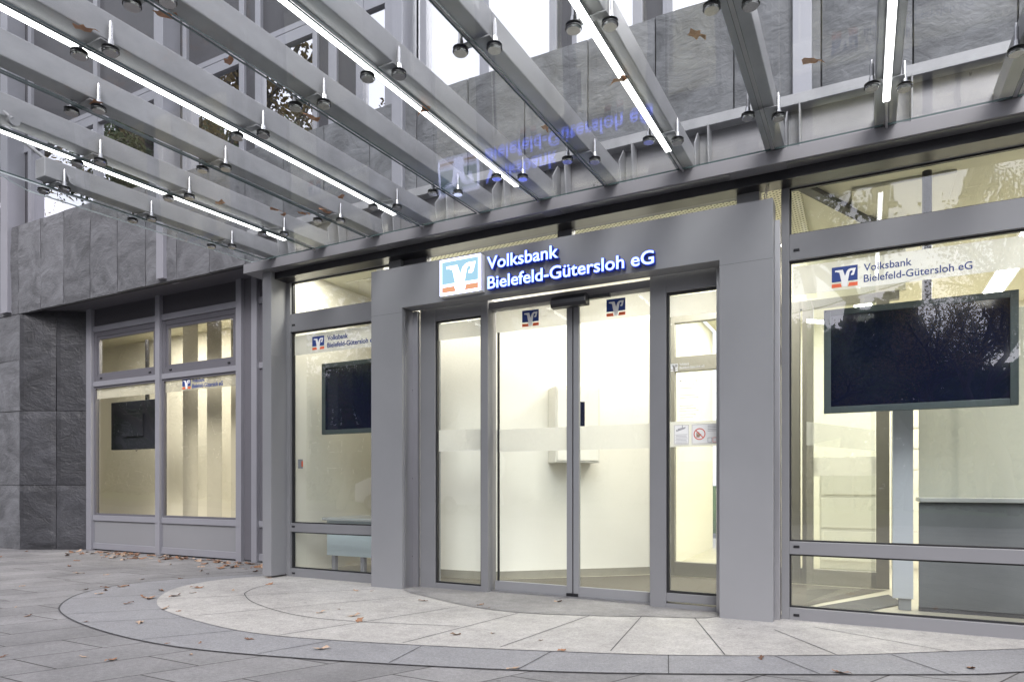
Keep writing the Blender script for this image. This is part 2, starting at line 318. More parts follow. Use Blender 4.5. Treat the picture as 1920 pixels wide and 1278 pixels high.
def text_obj(name, body, m, parent, x0, x1, z0, capz, y, depth=.002, weight=0., upright=True):
    """lettering standing in the facade plane; x0..x1 = width, z0 baseline, capz = top of capitals"""
    c = bpy.data.curves.new(name, 'FONT'); c.body = body; c.size = 1; c.extrude = .5; c.offset = weight; c.resolution_u = 4
    t = bpy.data.objects.new('tmp', c); COL.objects.link(t)
    dg = bpy.context.evaluated_depsgraph_get(); me = bpy.data.meshes.new_from_object(t.evaluated_get(dg)); bpy.data.objects.remove(t)
    c2 = bpy.data.curves.new('cap', 'FONT'); c2.body = 'B'; c2.size = 1
    t = bpy.data.objects.new('tmp', c2); COL.objects.link(t)
    dg = bpy.context.evaluated_depsgraph_get(); mc = bpy.data.meshes.new_from_object(t.evaluated_get(dg)); bpy.data.objects.remove(t)
    cap = max(v.co.y for v in mc.vertices)
    xs = [v.co.x for v in me.vertices]; a, b = min(xs), max(xs)
    sx = (x1 - x0) / (b - a); sz = (capz - z0) / cap
    for v in me.vertices:
        x, yy, z = v.co; v.co = (x0 + (x - a) * sx, y + (0.5 - z) * depth - depth, z0 + yy * sz)
    me.flip_normals() if False else None
    bm = bmesh.new(); bm.from_mesh(me); bmesh.ops.recalc_face_normals(bm, faces=bm.faces); bm.to_mesh(me); bm.free()
    me.materials.clear(); me.materials.append(M[m]); me.name = name
    o = bpy.data.objects.new(name, me); COL.objects.link(o); o.parent = parent
    if parent: o.matrix_parent_inverse = Matrix.Translation(-abs_loc(parent))
    return o
EMBLEM = [(.13, .84), (.43, .84), (.515, .52), (.58, .74), (.64, .82), (.72, .86), (.93, .86), (.865, .56), (.835, .52), (.74, .52), (.755, .62), (.79, .63), (.81, .75), (.735, .75), (.69, .68), (.585, .0), (.425, .0), (.295, .72), (.24, .73), (.20, .76), (.13, .76)]
def emblem(parent, x0, x1, z0, z1, y, blue='navy', vee='white', orange='orange', t=.0012):
    w, h = x1 - x0, z1 - z0
    MB().prism([(x0, z0 + h * .27), (x1, z0 + h * .27), (x1, z1), (x0, z1)], 'y', y, y - t).build('emblem_square', blue, parent)
    MB().prism([(x0 + a * w, z0 + b * h) for a, b in EMBLEM], 'y', y, y - 2 * t).build('emblem_letter', vee, parent)
    b = MB(); b.prism([(x0, z0), (x0 + .39 * w, z0), (x0 + .35 * w, z0 + .18 * h), (x0, z0 + .18 * h)], 'y', y, y - t)
    b.prism([(x0 + .63 * w, z0), (x1, z0), (x1, z0 + .18 * h), (x0 + .67 * w, z0 + .18 * h)], 'y', y, y - t)
    b.each('emblem_bar', orange, parent)

# ------------------------------------------------------------------ ground
def sheet(name, x0, x1, y0, y1, z, m):
    o = MB().add([(x0, y0, z), (x1, y0, z), (x1, y1, z), (x0, y1, z)], [(0, 1, 2, 3)]).build(name, m); o['kind'] = 'structure'; return o
sheet('ground', -400, 400, -400, 400, -.02, 'grass')
sheet('pavement', -40, 30, -7, 14, 0, 'paving')
sheet('road', -120, 120, -15, -7.2, -.010, 'asphalt')
k = MB().box(-120, 120, -7.2, -7.0, -.02, .01); k.build('kerb', 'ringd', kind='structure')
def spline(pts, n=10):
    out = []
    for i in range(len(pts) - 1):
        p0 = Vector(pts[max(i - 1, 0)]); p1 = Vector(pts[i]); p2 = Vector(pts[i + 1]); p3 = Vector(pts[min(i + 2, len(pts) - 1)])
        for j in range(n):
            t = j / n; out.append(.5 * ((2 * p1) + (p2 - p0) * t + (2 * p0 - 5 * p1 + 4 * p2 - p3) * t * t + (3 * p1 - p0 - 3 * p2 + p3) * t ** 3))
    out.append(Vector(pts[-1])); return [(p.x, p.y) for p in out]
OUT = [(2.4, 5.62), (1.25, 4.75), (.758, 4.419), (.406, 4.179), (-.903, 3.51), (-1.628, 3.206), (-2.607, 2.908), (-3.498, 2.717), (-4.15, 2.70), (-4.85, 2.80), (-5.45, 2.97), (-5.86, 3.178), (-6.25, 3.52), (-6.46, 3.9), (-6.49, 4.25), (-6.38, 4.6), (-6.05, 5.15), (-5.7, 5.55)]
INN = [(1.55, 5.55), (.863, 5.032), (.456, 4.747), (-.138, 4.338), (-.928, 3.917), (-1.626, 3.658), (-2.268, 3.455), (-2.938, 3.278), (-3.4, 3.19), (-3.856, 3.190), (-4.495, 3.31), (-5.0, 3.47), (-5.40, 3.72), (-5.72, 4.05), (-5.90, 4.4), (-5.92, 4.8), (-5.77, 5.15), (-5.5, 5.5)]
MATZ = [(-3.86, 5.50), (-3.83, 5.12), (-3.403, 4.888), (-2.807, 4.66), (-2.3, 4.62), (-1.75, 4.78), (-1.4, 4.93), (-1.0, 5.10), (-.94, 5.5)]
def flat(name, pts, z, m):
    b = MB(); b.add([(x, y, z) for x, y in pts], [tuple(range(len(pts)))])
    o = b.build(name, m); o['kind'] = 'structure'; return o
flat('grey_paving_ring', spline(OUT), .004, 'ringd'); flat('pale_paving_ring', spline(INN), .008, 'ringl'); flat('entrance_slab', spline(MATZ, 6), .012, 'slabm')
def jline(b, pts, w, z):
    for i in range(len(pts) - 1):
        p, q = Vector(pts[i]), Vector(pts[i + 1]); d = (q - p)
        if d.length < 1e-5: continue
        nrm = Vector((-d.y, d.x)).normalized() * w / 2; e = d.normalized() * w * .3
        b.add([(*(p - e + nrm), z), (*(p - e - nrm), z), (*(q + e - nrm), z), (*(q + e + nrm), z)], [(0, 1, 2, 3)])
jb = MB(); jline(jb, spline(OUT), .011, .0062)
for a, c in [((-1.644, 3.649), (-1.644, 3.215)), ((-1.005, 3.890), (-.906, 3.51)), ((.149, 4.502), (.402, 4.175)), ((-2.407, 3.40), (-2.342, 3.0)), ((-4.949, 3.46), (-5.422, 2.96)), ((-4.494, 3.308), (-4.984, 2.835)), ((-3.775, 3.19), (-4.10, 2.72)), ((-3.0, 3.25), (-3.15, 2.80)), ((.9, 5.05), (1.3, 4.79)), ((-5.62, 3.93), (-6.1, 3.4)), ((-5.9, 4.5), (-6.45, 4.2)), ((-.45, 4.15), (-.2, 3.87))]:
    jline(jb, [a, c], .006, .0066)
for a, c in [((-1.47, 4.90), (-1.331, 3.813)), ((-1.83, 4.76), (-1.957, 3.588)), ((-1.114, 5.06), (-.713, 4.038)), ((-.535, 4.884), (-.138, 4.338)), ((-2.35, 4.60), (-2.549, 3.401)), ((-2.9, 4.62), (-3.4, 3.2)), ((-3.5, 4.9), (-4.5, 3.33)), ((-4.1, 5.0), (-5.37, 3.72)), ((-.3, 5.1), (.456, 4.73))]:
    jline(jb, [a, c], .006, .0104)
jline(jb, spline([(-5.0, 5.27), (-5.14, 4.9), (-5.17, 4.62), (-5.04, 4.36), (-4.88, 4.2), (-4.48, 3.96), (-3.868, 3.76), (-3.333, 3.76), (-2.5, 3.98)]), .007, .0104)
jb.build('paving_joints', 'mortar', kind='structure')
o = MB().add([(-13, 6.17, .018), (-5.53, 6.17, .018), (-5.53, 5.40, .018), (4.5, 5.40, .018), (4.5, 12.5, .018), (-13, 12.5, .018)], [(0, 1, 2, 3, 4, 5)]).build('floor', 'tile'); o['kind'] = 'structure'

# ------------------------------------------------------------------ the bank building
B = thing('bank_building', 'grey bank building with slate band, glazed entrance front and recessed side windows', 'building', (-2.4, 5.6, 0))
# --- slate band: split stone panels with open joints
def stone(b, x0, x1, y0, y1, z0, z1, rnd, nx=7, nz=14, amp=.012):
    """front face (at y0) of a riven slab, edges pulled back a little"""
    vs = []; sd = rnd * 50
    for j in range(nz + 1):
        for i in range(nx + 1):
            u, w = i / nx, j / nz; x = x0 + (x1 - x0) * u; z = z0 + (z1 - z0) * w
            e = min(u, 1 - u) * (x1 - x0); ez = min(w, 1 - w) * (z1 - z0); k = max(0, 1 - min(e, ez) / .02)
            d = noise.noise(Vector((x * 2.2 + sd, z * 2.2, sd))) * amp + noise.noise(Vector((x * 7, z * 9 + sd, 3))) * amp * .5
            vs.append((x, y0 + d + .010 * k, z))
    n = nx + 1; fs = [(j * n + i, j * n + i + 1, (j + 1) * n + i + 1, (j + 1) * n + i) for j in range(nz) for i in range(nx)]
    b.add(vs, fs, rnd=rnd)
    # side returns
    for i in (0, nx):
        col = [vs[j * n + i] for j in range(nz + 1)]; b.add([c for c in col] + [(c[0], y1, c[2]) for c in col], [(j, j + 1, j + nz + 2, j + nz + 1) for j in range(nz)], rnd=rnd)
    for j in (0, nz):
        row = vs[j * n:(j + 1) * n]; b.add(row + [(c[0], y1, c[2]) for c in row], [(i, i + 1, i + nx + 2, i + nx + 1) for i in range(nx)], rnd=rnd)
JX = [-14.6, -13.98, -13.36, -12.7, -12.1, -11.47, -10.86, -10.27, -9.62, -9.0, -8.39, -7.77, -7.15, -6.52, -5.9, -5.28, -4.64, -4.03, -3.42, -2.8, -2.17, -1.56, -.92, -.28, .32, .93, 1.55, 2.2, 2.85]
b = MB()
for i in range(len(JX) - 1): stone(b, JX[i] + .006, JX[i + 1] - .006, 5.60, 5.66, 3.61 + rng.uniform(-.006, .006), 4.955 + rng.uniform(-.004, .004), .02 + .96 * rng.random())
b.build('slate_band', 'slate', B)
MB().box(-14.6, 2.9, 5.66, 5.74, 3.63, 4.94).build('band_backing', 'mortar', B)
# pier: front faces flush with band, splayed return
b = MB(); b0 = MB()
for z0, z1 in ((.0, .985), (.985, 2.12), (2.12, 2.9), (2.9, 3.60)):
    for x0, x1 in ((-14.6, -13.7), (-13.7, -12.6), (-12.6, -11.43)):
        stone(b, x0 + .004, x1 - .004, 5.60, 5.66, z0 + .004, z1 - .004, .02 + .96 * rng.random(), 9, 9)
b.build('slate_pier_front', 'slate', B)
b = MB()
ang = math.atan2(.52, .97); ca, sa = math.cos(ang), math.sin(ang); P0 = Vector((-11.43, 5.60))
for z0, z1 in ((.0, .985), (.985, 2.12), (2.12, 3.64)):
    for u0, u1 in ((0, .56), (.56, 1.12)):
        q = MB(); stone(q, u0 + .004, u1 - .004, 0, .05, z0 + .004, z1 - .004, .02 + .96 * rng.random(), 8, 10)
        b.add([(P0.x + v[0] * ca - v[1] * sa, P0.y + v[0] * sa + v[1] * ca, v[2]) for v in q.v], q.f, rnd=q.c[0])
b.build('slate_pier_return', 'slate_shade', B)
MB().prism([(-14.6, 5.67), (-11.46, 5.67), (-10.50, 6.18), (-10.50, 6.26), (-14.6, 6.26)], 'z', 0, 3.6).build('pier_core', 'mortar', B)
MB().box(-14.6, -5.4, 5.68, 6.22, 3.652, 3.70).build('overhang_soffit', 'paintd', B)
# --- pilasters
for x in (-11.86, -8.085, -4.30, -.478, 3.2):
    MB().box(x, x + .135 if x > -8.2 else x + .20, 5.548, 5.80, 3.64, 9.0).build('pilaster', 'alu', B, .004)
# --- upper windows
def upper(xs, panel_x, mullions, x0, x1, transom=True):
    w = bpy.data.objects.new('upper_window', None); COL.objects.link(w); w.location = (x0, 5.8, 5); w.parent = B
    w.matrix_parent_inverse = Matrix.Translation(-abs_loc(B))
    f = MB()
    f.box(x0, x1, 5.78, 5.84, 4.94, 5.02)
    zt = 6.18
    for a, c in mullions: f.box(a, c, 5.765, 5.85, 5.02, 9)
    ms = [(x0, x0)] + list(mullions) + [(x1, x1)]
    if transom:
        for i in range(len(ms) - 1):
            if ms[i + 1][0] - ms[i][1] > .05: f.box(ms[i][1], ms[i + 1][0], 5.775, 5.84, zt, zt + .13); f.box(ms[i][1], ms[i + 1][0], 5.79, 5.84, zt + .15, zt + .22)
    f.build('window_frame', 'alu', w, .003)
    g = MB(); s = MB()
    for i in range(len(ms) - 1):
        a, c = ms[i][1], ms[i + 1][0]
        if c - a < .03: continue
        if any(abs((a + c) / 2 - p) < .25 for p in panel_x): s.box(a, c, 5.80, 5.83, 5.02, 9); continue
        top = zt if transom else 9
        g.add([(a, 5.815, 5.02), (c, 5.815, 5.02), (c, 5.815, top), (a, 5.815, top)], [(0, 1, 2, 3)])
        if transom: s.box(a, c, 5.81, 5.83, zt + .22, 9)
    g.each('window_pane', 'uglass', w)
    if s.v: s.each('window_panel', 'upanel', w)
upper(None, [-11.58, -8.6], [(-11.52, -11.43), (-9.82, -9.72), (-8.45, -8.35)], -11.66, -8.085)
upper(None, [-7.85, -6.63, -5.3], [(-7.865, -7.79), (-6.81, -6.72), (-6.53, -6.44), (-5.60, -5.53), (-5.36, -5.24), (-4.96, -4.86), (-4.56, -4.44)], -7.95, -4.30)
upper(None, [-2.49, -1.63], [(-4.10, -4.02), (-3.38, -3.27), (-2.62, -2.545), (-2.39, -2.34), (-1.81, -1.72), (-1.54, -1.45)], -4.165, -.478, False)
upper(None, [], [(-.2, -.1), (1.3, 1.4)], -.343, 3.2, False)
upper(None, [], [(-13.5, -13.4)], -14.6, -11.86)
MB().box(-14.6, 3.4, 6.0, 6.05, 4.94, 9).build('upper_room_wall', 'panel', B)
MB().box(-14.6, 3.6, 5.7, 12.5, 9.0, 9.4).build('roof', 'upanel', B)
# --- wing windows (plane y=6.1)
WY = 6.10
def wing(x0, x1, film=True, name='side_window', last=False):
    w = bpy.data.objects.new(name, None); COL.objects.link(w); w.location = (x0, WY, 0); w.parent = B
    w.matrix_parent_inverse = Matrix.Translation(-abs_loc(B))
    f = MB()
    for z0, z1 in ((.02, .112), (.45, .53), (2.475, 2.55), (3.30, 3.385)): f.box(x0, x1, WY - .012, WY + .06, z0, z1)
    f.each('window_rail', 'alu', w, .003)
    MB().box(x0, x1, WY + .012, WY + .04, .112, .45).build('lower_panel', 'paint', w)
    MB().box(x0, x1, WY + .012, WY + .04, 3.385, 3.66).build('top_panel', 'panel', w)
    c = MB(); c.frame(x0, x1, 2.552, 3.298, .07, WY + .002, WY + .05, wt=.07, wb=.075)
    c.frame(x0 + .07, x1 - .07, 2.627, 3.228, .045, WY + .012, WY + .06); c.build('casement_frame', 'paintd', w, .003)
    g = MB(); g.add([(x0, WY + .03, .53), (x1, WY + .03, .53), (x1, WY + .03, 2.475), (x0, WY + .03, 2.475)], [(0, 1, 2, 3)])
    g.add([(x0 + .115, WY + .03, 2.672), (x1 - .115, WY + .03, 2.672), (x1 - .115, WY + .03, 3.183), (x0 + .115, WY + .03, 3.183)], [(0, 1, 2, 3)])
    g.each('window_pane', 'wglass', w)
    MB().frame(x0, x1, .53, 2.475, .03, WY + .005, WY + .05).build('glazing_bead', 'paintd', w)
    if film: MB().box(x0 + .03, x1 - .03, WY + .031, WY + .0325, 2.29, 2.445).build('window_film', 'filmd', w)
    for xx in (x0 + .16, x1 - .2): MB().box(xx, xx + .045, WY - .006, WY + .004, 2.585, 2.605).build('drain_cap', 'black', w)
    return w
wing(-10.366, -8.849); w2 = wing(-8.755, -7.213)
emblem(w2, -8.36, -8.19, 2.312, 2.452, WY + .028)
text_obj('window_lettering', 'Volksbank', 'navy', w2, -8.155, -7.90, 2.392, 2.447, WY + .028, .001, .02)
text_obj('window_lettering', 'Bielefeld-Gütersloh eG', 'navy', w2, -8.155, -7.54, 2.315, 2.370, WY + .028, .001, .02)
for x0, x1, fr in ((-10.49, -10.366, 0), (-8.849, -8.755, 0), (-7.213, -7.114, 0), (-6.928, -6.832, 0)):
    MB().box(x0, x1, WY - .045, WY + .07, 0.0, 3.655).build('window_post', 'alu', B, .004)
MB().box(-7.114, -6.928, WY + .005, WY + .05, .02, 3.655).build('closing_panel', 'paintd', B)
b = MB()
for z0, z1 in ((.02, .112), (.45, .53), (2.475, 2.55), (3.30, 3.385)): b.box(-6.832, -5.55, WY - .01, WY + .06, z0, z1)
b.each('window_rail', 'alu', B, .003)
b = MB(); b.box(-6.832, -5.55, WY + .01, WY + .04, .112, .45); b.box(-6.832, -5.55, WY + .01, WY + .04, .53, 3.30).box(-6.832, -5.55, WY + .01, WY + .04, 3.385, 3.655)
b.each('closing_panel', 'paintd', B)
MB().box(-10.49, -5.55, WY + .02, WY + .06, 0, .02).build('sill_strip', 'mortar', B)
MB().box(-5.60, -5.535, 5.36, 6.1, 0, 3.62).build('return_wall', 'paint2', B)
MB().box(-5.533, -5.51, 5.42, 7.6, .019, CZ_).build('interior_wall', 'wall', B)
# --- main front (plane y=5.31)
FY = 5.31
MB().box(-5.664, -5.535, 5.10, 5.36, .028, 3.243).build('corner_post', 'paint', B, .004)
b = MB()
for x0, x1 in ((-4.11, -3.967), (-.843, -.682)): b.box(x0, x1, 5.26, 5.40, 2.9, 3.243)
b.each('head_post', 'paint', B, .003)
def shop_window(x0, x1, name='shop_window'):
    w = bpy.data.objects.new(name, None); COL.objects.link(w); w.location = (x0, FY, 0); w.parent = B
    w.matrix_parent_inverse = Matrix.Translation(-abs_loc(B))
    f = MB(); wd = .055
    f.box(x0, x0 + wd, FY, FY + .08, 0.0, 3.25); f.box(x1 - wd, x1, FY, FY + .08, 0.0, 3.25)
    for z0, z1 in ((0, .095), (.487, .58), (2.637, 2.829), (3.175, 3.25)): f.box(x0 + wd, x1 - wd, FY + .002, FY + .078, z0, z1)
    f.build('window_frame', 'paint2', w, .003)
    g = MB(); q = MB()
    for z0, z1 in ((.095, .487), (.58, 2.637), (2.829, 3.175)):
        g.add([(x0 + wd, FY + .045, z0), (x1 - wd, FY + .045, z0), (x1 - wd, FY + .045, z1), (x0 + wd, FY + .045, z1)], [(0, 1, 2, 3)])
        q.frame(x0 + wd, x1 - wd, z0, z1, .012, FY + .03, FY + .06)
    g.each('window_pane', 'glass', w); q.build('gasket', 'rubber', w)
    for zz in (.035, .535, 2.70):
        for xx in (x0 + .085, x1 - .13): MB().box(xx, xx + .04, FY - .004, FY + .004, zz, zz + .018).build('drain_cap', 'black', w, .002)
    return w
wl = shop_window(-5.535, -3.97); wr = shop_window(-.535, 1.10); wr2 = shop_window(1.10, 2.9)
for w, x0, x1 in ((wl, -5.47, -4.03), (wr, -.47, 1.04), (wr2, 1.16, 2.84)): MB().box(x0 + .012, x1, FY + .047, FY + .0485, 2.39, 2.60).build('window_film', 'film', w)
emblem(wl, -5.20, -5.034, 2.425, 2.565, FY + .0435)
text_obj('window_lettering', 'Volksbank', 'navy', wl, -4.99, -4.71, 2.508, 2.556, FY + .0435, .001, .02); text_obj('window_lettering', 'Bielefeld-Gütersloh eG', 'navy', wl, -4.99, -4.34, 2.432, 2.480, FY + .0435, .001, .02)
emblem(wr, -.199, -.033, 2.409, 2.555, FY + .0435)
text_obj('window_lettering', 'Volksbank', 'navy', wr, .005, .297, 2.502, 2.552, FY + .0435, .001, .008); text_obj('window_lettering', 'Bielefeld-Gütersloh eG', 'navy', wr, .005, .643, 2.425, 2.475, FY + .0435, .001, .008)
# fan lights above portal
w = bpy.data.objects.new('fan_light', None); COL.objects.link(w); w.location = (-2.4, FY, 3); w.parent = B; w.matrix_parent_inverse = Matrix.Translation(-abs_loc(B))
f = MB()
for x0, x1 in ((-3.97, -3.70), (-2.335, -2.201), (-.80, -.843)): f.box(x0, x1, FY + .001, FY + .08, 2.75, 3.20)
f.box(-3.97, -.843, FY + .003, FY + .08, 3.185, 3.25); f.build('window_frame', 'paintd', w, .003)
MB().add([(-3.7, FY + .045, 2.7), (-.843, FY + .045, 2.7), (-.843, FY + .045, 3.185), (-3.7, FY + .045, 3.185)], [(0, 1, 2, 3)]).build('window_pane', 'glass', w)
# black shadow-gap beam and header channel
MB().box(-5.53, 2.9, 5.146, 5.305, 3.172, 3.241).build('shadow_beam', 'black', B)
b = MB(); b.box(-5.86, 2.9, 5.02, 5.032, 3.243, 3.338); b.box(-5.86, 2.9, 5.032, 5.30, 3.2435, 3.252); b.box(-5.86, 2.9, 5.032, 5.30, 3.326, 3.336); b.box(-5.86, -5.848, 5.032, 5.30, 3.252, 3.326)
b.build('header_channel', 'paint2', B, .0025)
b = MB()
for x0, x1 in ((-3.94, -2.36), (-2.2, -.86), (-.47, 2.8), (-5.42, -4.12)): b.box(x0, x1, 5.04, 5.14, 3.240, 3.2425)
b.each('header_soffit_strip', 'steel', B)
# --- portal
b = MB(); z1, zo, z2 = 3.055, 2.665, 0.0
b.prism([(-4.23, .003), (-3.86, .003), (-3.86, zo), (-.946, zo), (-.946, .003), (-.573, .003), (-.573, z1), (-4.23, z1)], 'y', 5.14, 5.305)
b.build('entrance_portal', 'paint', B, .0025)
b = MB(); b.box(-3.861, -3.80, 5.305, 5.345, 0.003, zo); b.box(-1.0, -.9465, 5.305, 5.345, .003, zo); b.box(-.5725, -.538, 5.25, 5.33, .003, 2.93); b.each('portal_liner', 'steel', B, .002)
MB().box(-.945, -.574, 5.1392, 5.1398, 2.622, 2.6235).build('panel_seam', 'mortar', B); MB().box(-4.229, -3.861, 5.1392, 5.1398, 2.622, 2.6235).build('panel_seam', 'mortar', B)
b = MB(); b.box(-3.86, -3.8525, 5.18, 5.305, .01, 2.66); b.build('reveal_strip', 'steel', B)
for z in (.3, 1.05, 1.9): MB().box(-3.8524, -3.8505, 5.29, 5.297, z, z + .008).build('screw', 'chrome', B)
# --- doors
D = bpy.data.objects.new('entrance_doors', None); COL.objects.link(D); D.location = (-2.3, 5.4, 0); D.parent = B; D.matrix_parent_inverse = Matrix.Translation(-abs_loc(B))
DY = 5.345
f = MB(); f.box(-3.80, -3.626, DY, DY + .10, .003, 2.70); f.box(-3.119, -3.045, DY, DY + .16, .003, 2.70); f.box(-3.626, -3.119, DY + .002, DY + .09, .003, .058); f.box(-3.626, -3.119, DY + .002, DY + .09, 2.555, 2.70)
f.box(-1.533, -1.40, DY, DY + .16, .003, 2.70); f.box(-1.40, -.60, DY + .002, DY + .09, .003, .045); f.box(-1.40, -.60, DY + .004, DY + .09, .06, .128); f.box(-1.40, -.60, DY + .002, DY + .09, 2.535, 2.70); f.box(-.66, -.60, DY, DY + .10, .128, 2.535)
f.each('door_frame', 'paint2', D, .003)
b = MB(); b.frame(-3.626, -3.119, .058, 2.555, .014, DY + .02, DY + .05); b.frame(-1.40, -.66, .128, 2.535, .02, DY + .02, DY + .05); b.build('gasket', 'rubber', D)
MB().box(-3.045, -1.533, DY + .02, DY + .14, 2.60, 2.665).build('door_track', 'paintd', D, .004)
g = MB(); gy = DY + .04
for x0, x1, z0, z1 in ((-3.626, -3.119, .058, 2.555), (-1.40, -.66, .128, 2.535)): g.add([(x0, gy, z0), (x1, gy, z0), (x1, gy, z1), (x0, gy, z1)], [(0, 1, 2, 3)])
g.each('side_pane', 'dglass', D)
LY = 5.455
for x0, x1, side in ((-3.02, -2.250, 1), (-2.239, -1.50, -1)):
    lf = bpy.data.objects.new('sliding_leaf', None); COL.objects.link(lf); lf.location = ((x0 + x1) / 2, LY, 0); lf.parent = D; lf.matrix_parent_inverse = Matrix.Translation(-abs_loc(D))
    b = MB(); sx = (x1 - .052, x1) if side > 0 else (x0, x0 + .052)
    b.box(sx[0], sx[1], LY - .02, LY + .02, .018, 2.60); b.box(x0 if side > 0 else sx[1], sx[0] if side > 0 else x1, LY - .018, LY + .018, .018, .108)
    b.build('leaf_rail', 'paint', lf, .003)
    b = MB(); b.box(x1 + .001 if side > 0 else x0 - .0045, x1 + .0045 if side > 0 else x0 - .001, LY - .012, LY + .02, .02, 2.6); b.build('leaf_seal', 'rubber', lf)
    a, c = (x0, sx[0]) if side > 0 else (sx[1], x1)
    MB().add([(a, LY, .108), (c, LY, .108), (c, LY, 2.6), (a, LY, 2.6)], [(0, 1, 2, 3)]).build('leaf_pane', 'dglass', lf)
    MB().box(a, c, LY + .003, LY + .0045, 1.298, 1.503).build('window_film', 'film', lf)
    MB().box(a, c, LY + .003, LY + .0045, 2.40, 2.592).build('window_film', 'film', lf)
    ex = -2.746 if side > 0 else -1.94
    emblem(lf, ex, ex + .166, 2.426, 2.571, LY - .002)
MB().box(-2.30, -2.19, LY - .035, LY - .021, .014, .05).build('floor_guide', 'black', D, .003)
MB().box(-3.0, -2.985, LY - .01, LY + .01, .1, 2.4).build('leaf_edge', 'rubber', D)
MB().box(-3.61, -3.13, gy + .003, gy + .0045, 1.312, 1.516).build('window_film', 'film', D); MB().box(-3.61, -3.13, gy + .003, gy + .0045, 2.375, 2.53).build('window_film', 'film', D)
MB().box(-1.38, -.67, gy + .003, gy + .0045, 1.298, 1.50).build('window_film', 'film', D); MB().box(-1.38, -.67, gy + .003, gy + .0045, 2.345, 2.51).build('window_film', 'film', D)
b = MB(); b.prism([(5.24, 2.565), (5.235, 2.53), (5.25, 2.505), (5.30, 2.50), (5.335, 2.51), (5.345, 2.60), (5.26, 2.60)], 'x', -2.37, -2.05); b.build('door_sensor', 'black', D, .004)
MB().box(-2.05, -1.86, 5.30, 5.34, 2.555, 2.585).build('sensor_arm', 'black', D, .003)
# opening hours on the right fixed pane
ty = gy - .002
emblem(D, -1.372, -1.315, 1.905, 1.965, ty, 'white', 'frame_in', 'white')
for s, x0, x1, z0, h in (('Volksbank', -1.30, -1.225, 1.948, .018), ('Bielefeld-Gütersloh eG', -1.30, -1.105, 1.920, .018), ('Unsere Öffnungszeiten', -1.30, -1.12, 1.868, .017), ('Montag bis Freitag', -1.30, -1.16, 1.815, .017), ('9:00 - 12:30 Uhr', -1.295, -1.18, 1.787, .017)):
    text_obj('opening_hours', s, 'white', D, x0, x1, z0, z0 + h, ty, .001, .01)
for i, z in enumerate((1.762, 1.705, 1.685, 1.62, 1.60, 1.58, 1.53, 1.55)):
    MB().box(-1.30, -1.19 + .02 * (i % 3), ty - .001, ty, z, z + .006).build('hours_line', 'white', D)
# ------------------------------------------------------------------ notices on the door pane
def notice(x0, x1, z0, z1, label, kind):
    t = thing('notice_sticker', label, 'notice', (x0, ty, z0), 'notices on the fixed door pane')
    MB().box(x0, x1, ty - .002, ty, z0, z1).build('notice_plate', 'white', t, .0015)
    MB().frame(x0 + .003, x1 - .003, z0 + .003, z1 - .003, .0025, ty - .0028, ty - .002).build('notice_border', 'grey', t)
    if kind == 0:
        cx, cz = (x0 + x1) / 2, z1 - .042
        b = MB(); b.prism([(cx - .035, cz - .012), (cx + .028, cz + .008), (cx + .034, cz + .022), (cx - .028, cz + .010)][::-1], 'y', ty - .003, ty - .002)
        b.box(cx + .004, cx + .010, ty - .003, ty - .002, cz + .016, z1 - .006); b.box(cx - .042, cx - .034, ty - .003, ty - .002, cz - .012, cz + .002)
        b.build('camera_symbol', 'grey', t)
        for i in range(7): MB().box(x0 + .012 + .004 * (i % 2), x1 - .012 - .004 * (i % 3), ty - .003, ty - .002, z0 + .012 + .011 * i, z0 + .015 + .011 * i).build('text_line', 'grey', t)
    else:
        cx, cz, r = x0 + .062, (z0 + z1) / 2, .046
        b = MB(); n = 28
        for i in range(n):
            a, c = 2 * math.pi * i / n, 2 * math.pi * (i + 1) / n
            b.prism([(cx + r * math.cos(a), cz + r * math.sin(a)), (cx + r * math.cos(c), cz + r * math.sin(c)), (cx + .84 * r * math.cos(c), cz + .84 * r * math.sin(c)), (cx + .84 * r * math.cos(a), cz + .84 * r * math.sin(a))], 'y', ty - .0034, ty - .002)
        b.prism([(cx - .033, cz + .028), (cx - .028, cz + .033), (cx + .033, cz - .028), (cx + .028, cz - .033)], 'y', ty - .0032, ty - .002); b.build('prohibition_ring', 'red', t)
        b = MB(); hx, hz = cx - .012, cz - .006
        b.prism([(hx - .012, hz - .02), (hx + .012, hz - .02), (hx + .014, hz + .004), (hx - .013, hz + .004)], 'y', ty - .0029, ty - .002)
        for k, (dx, L) in enumerate(((-.011, .016), (-.004, .021), (.003, .020), (.010, .014))): b.box(hx + dx - .0025, hx + dx + .0025, ty - .0029, ty - .002, hz + .004, hz + .004 + L)
        b.prism([(hx + .013, hz - .012), (hx + .026, hz + .004), (hx + .022, hz + .008), (hx + .012, hz - .002)], 'y', ty - .0029, ty - .002); b.build('hand_symbol', 'leaf3', t)
        for i in range(4): MB().box(x0 + .125, x1 - .02 - .01 * (i % 2), ty - .003, ty - .002, z1 - .02 - .013 * i, z1 - .016 - .013 * i).build('text_line', 'grey', t)
        for i in range(4):
            MB().frame(x0 + .125 + .038 * i, x0 + .157 + .038 * i, z0 + .012, z0 + .05, .003, ty - .003, ty - .002).build('pictogram', 'red' if i % 2 else 'grey', t)
notice(-1.345, -1.225, 1.315, 1.475, 'small white notice with a grey surveillance camera symbol on the door pane', 0)
notice(-1.205, -.93, 1.315, 1.475, 'wide white notice with a red ring around a hand on the door pane', 1)
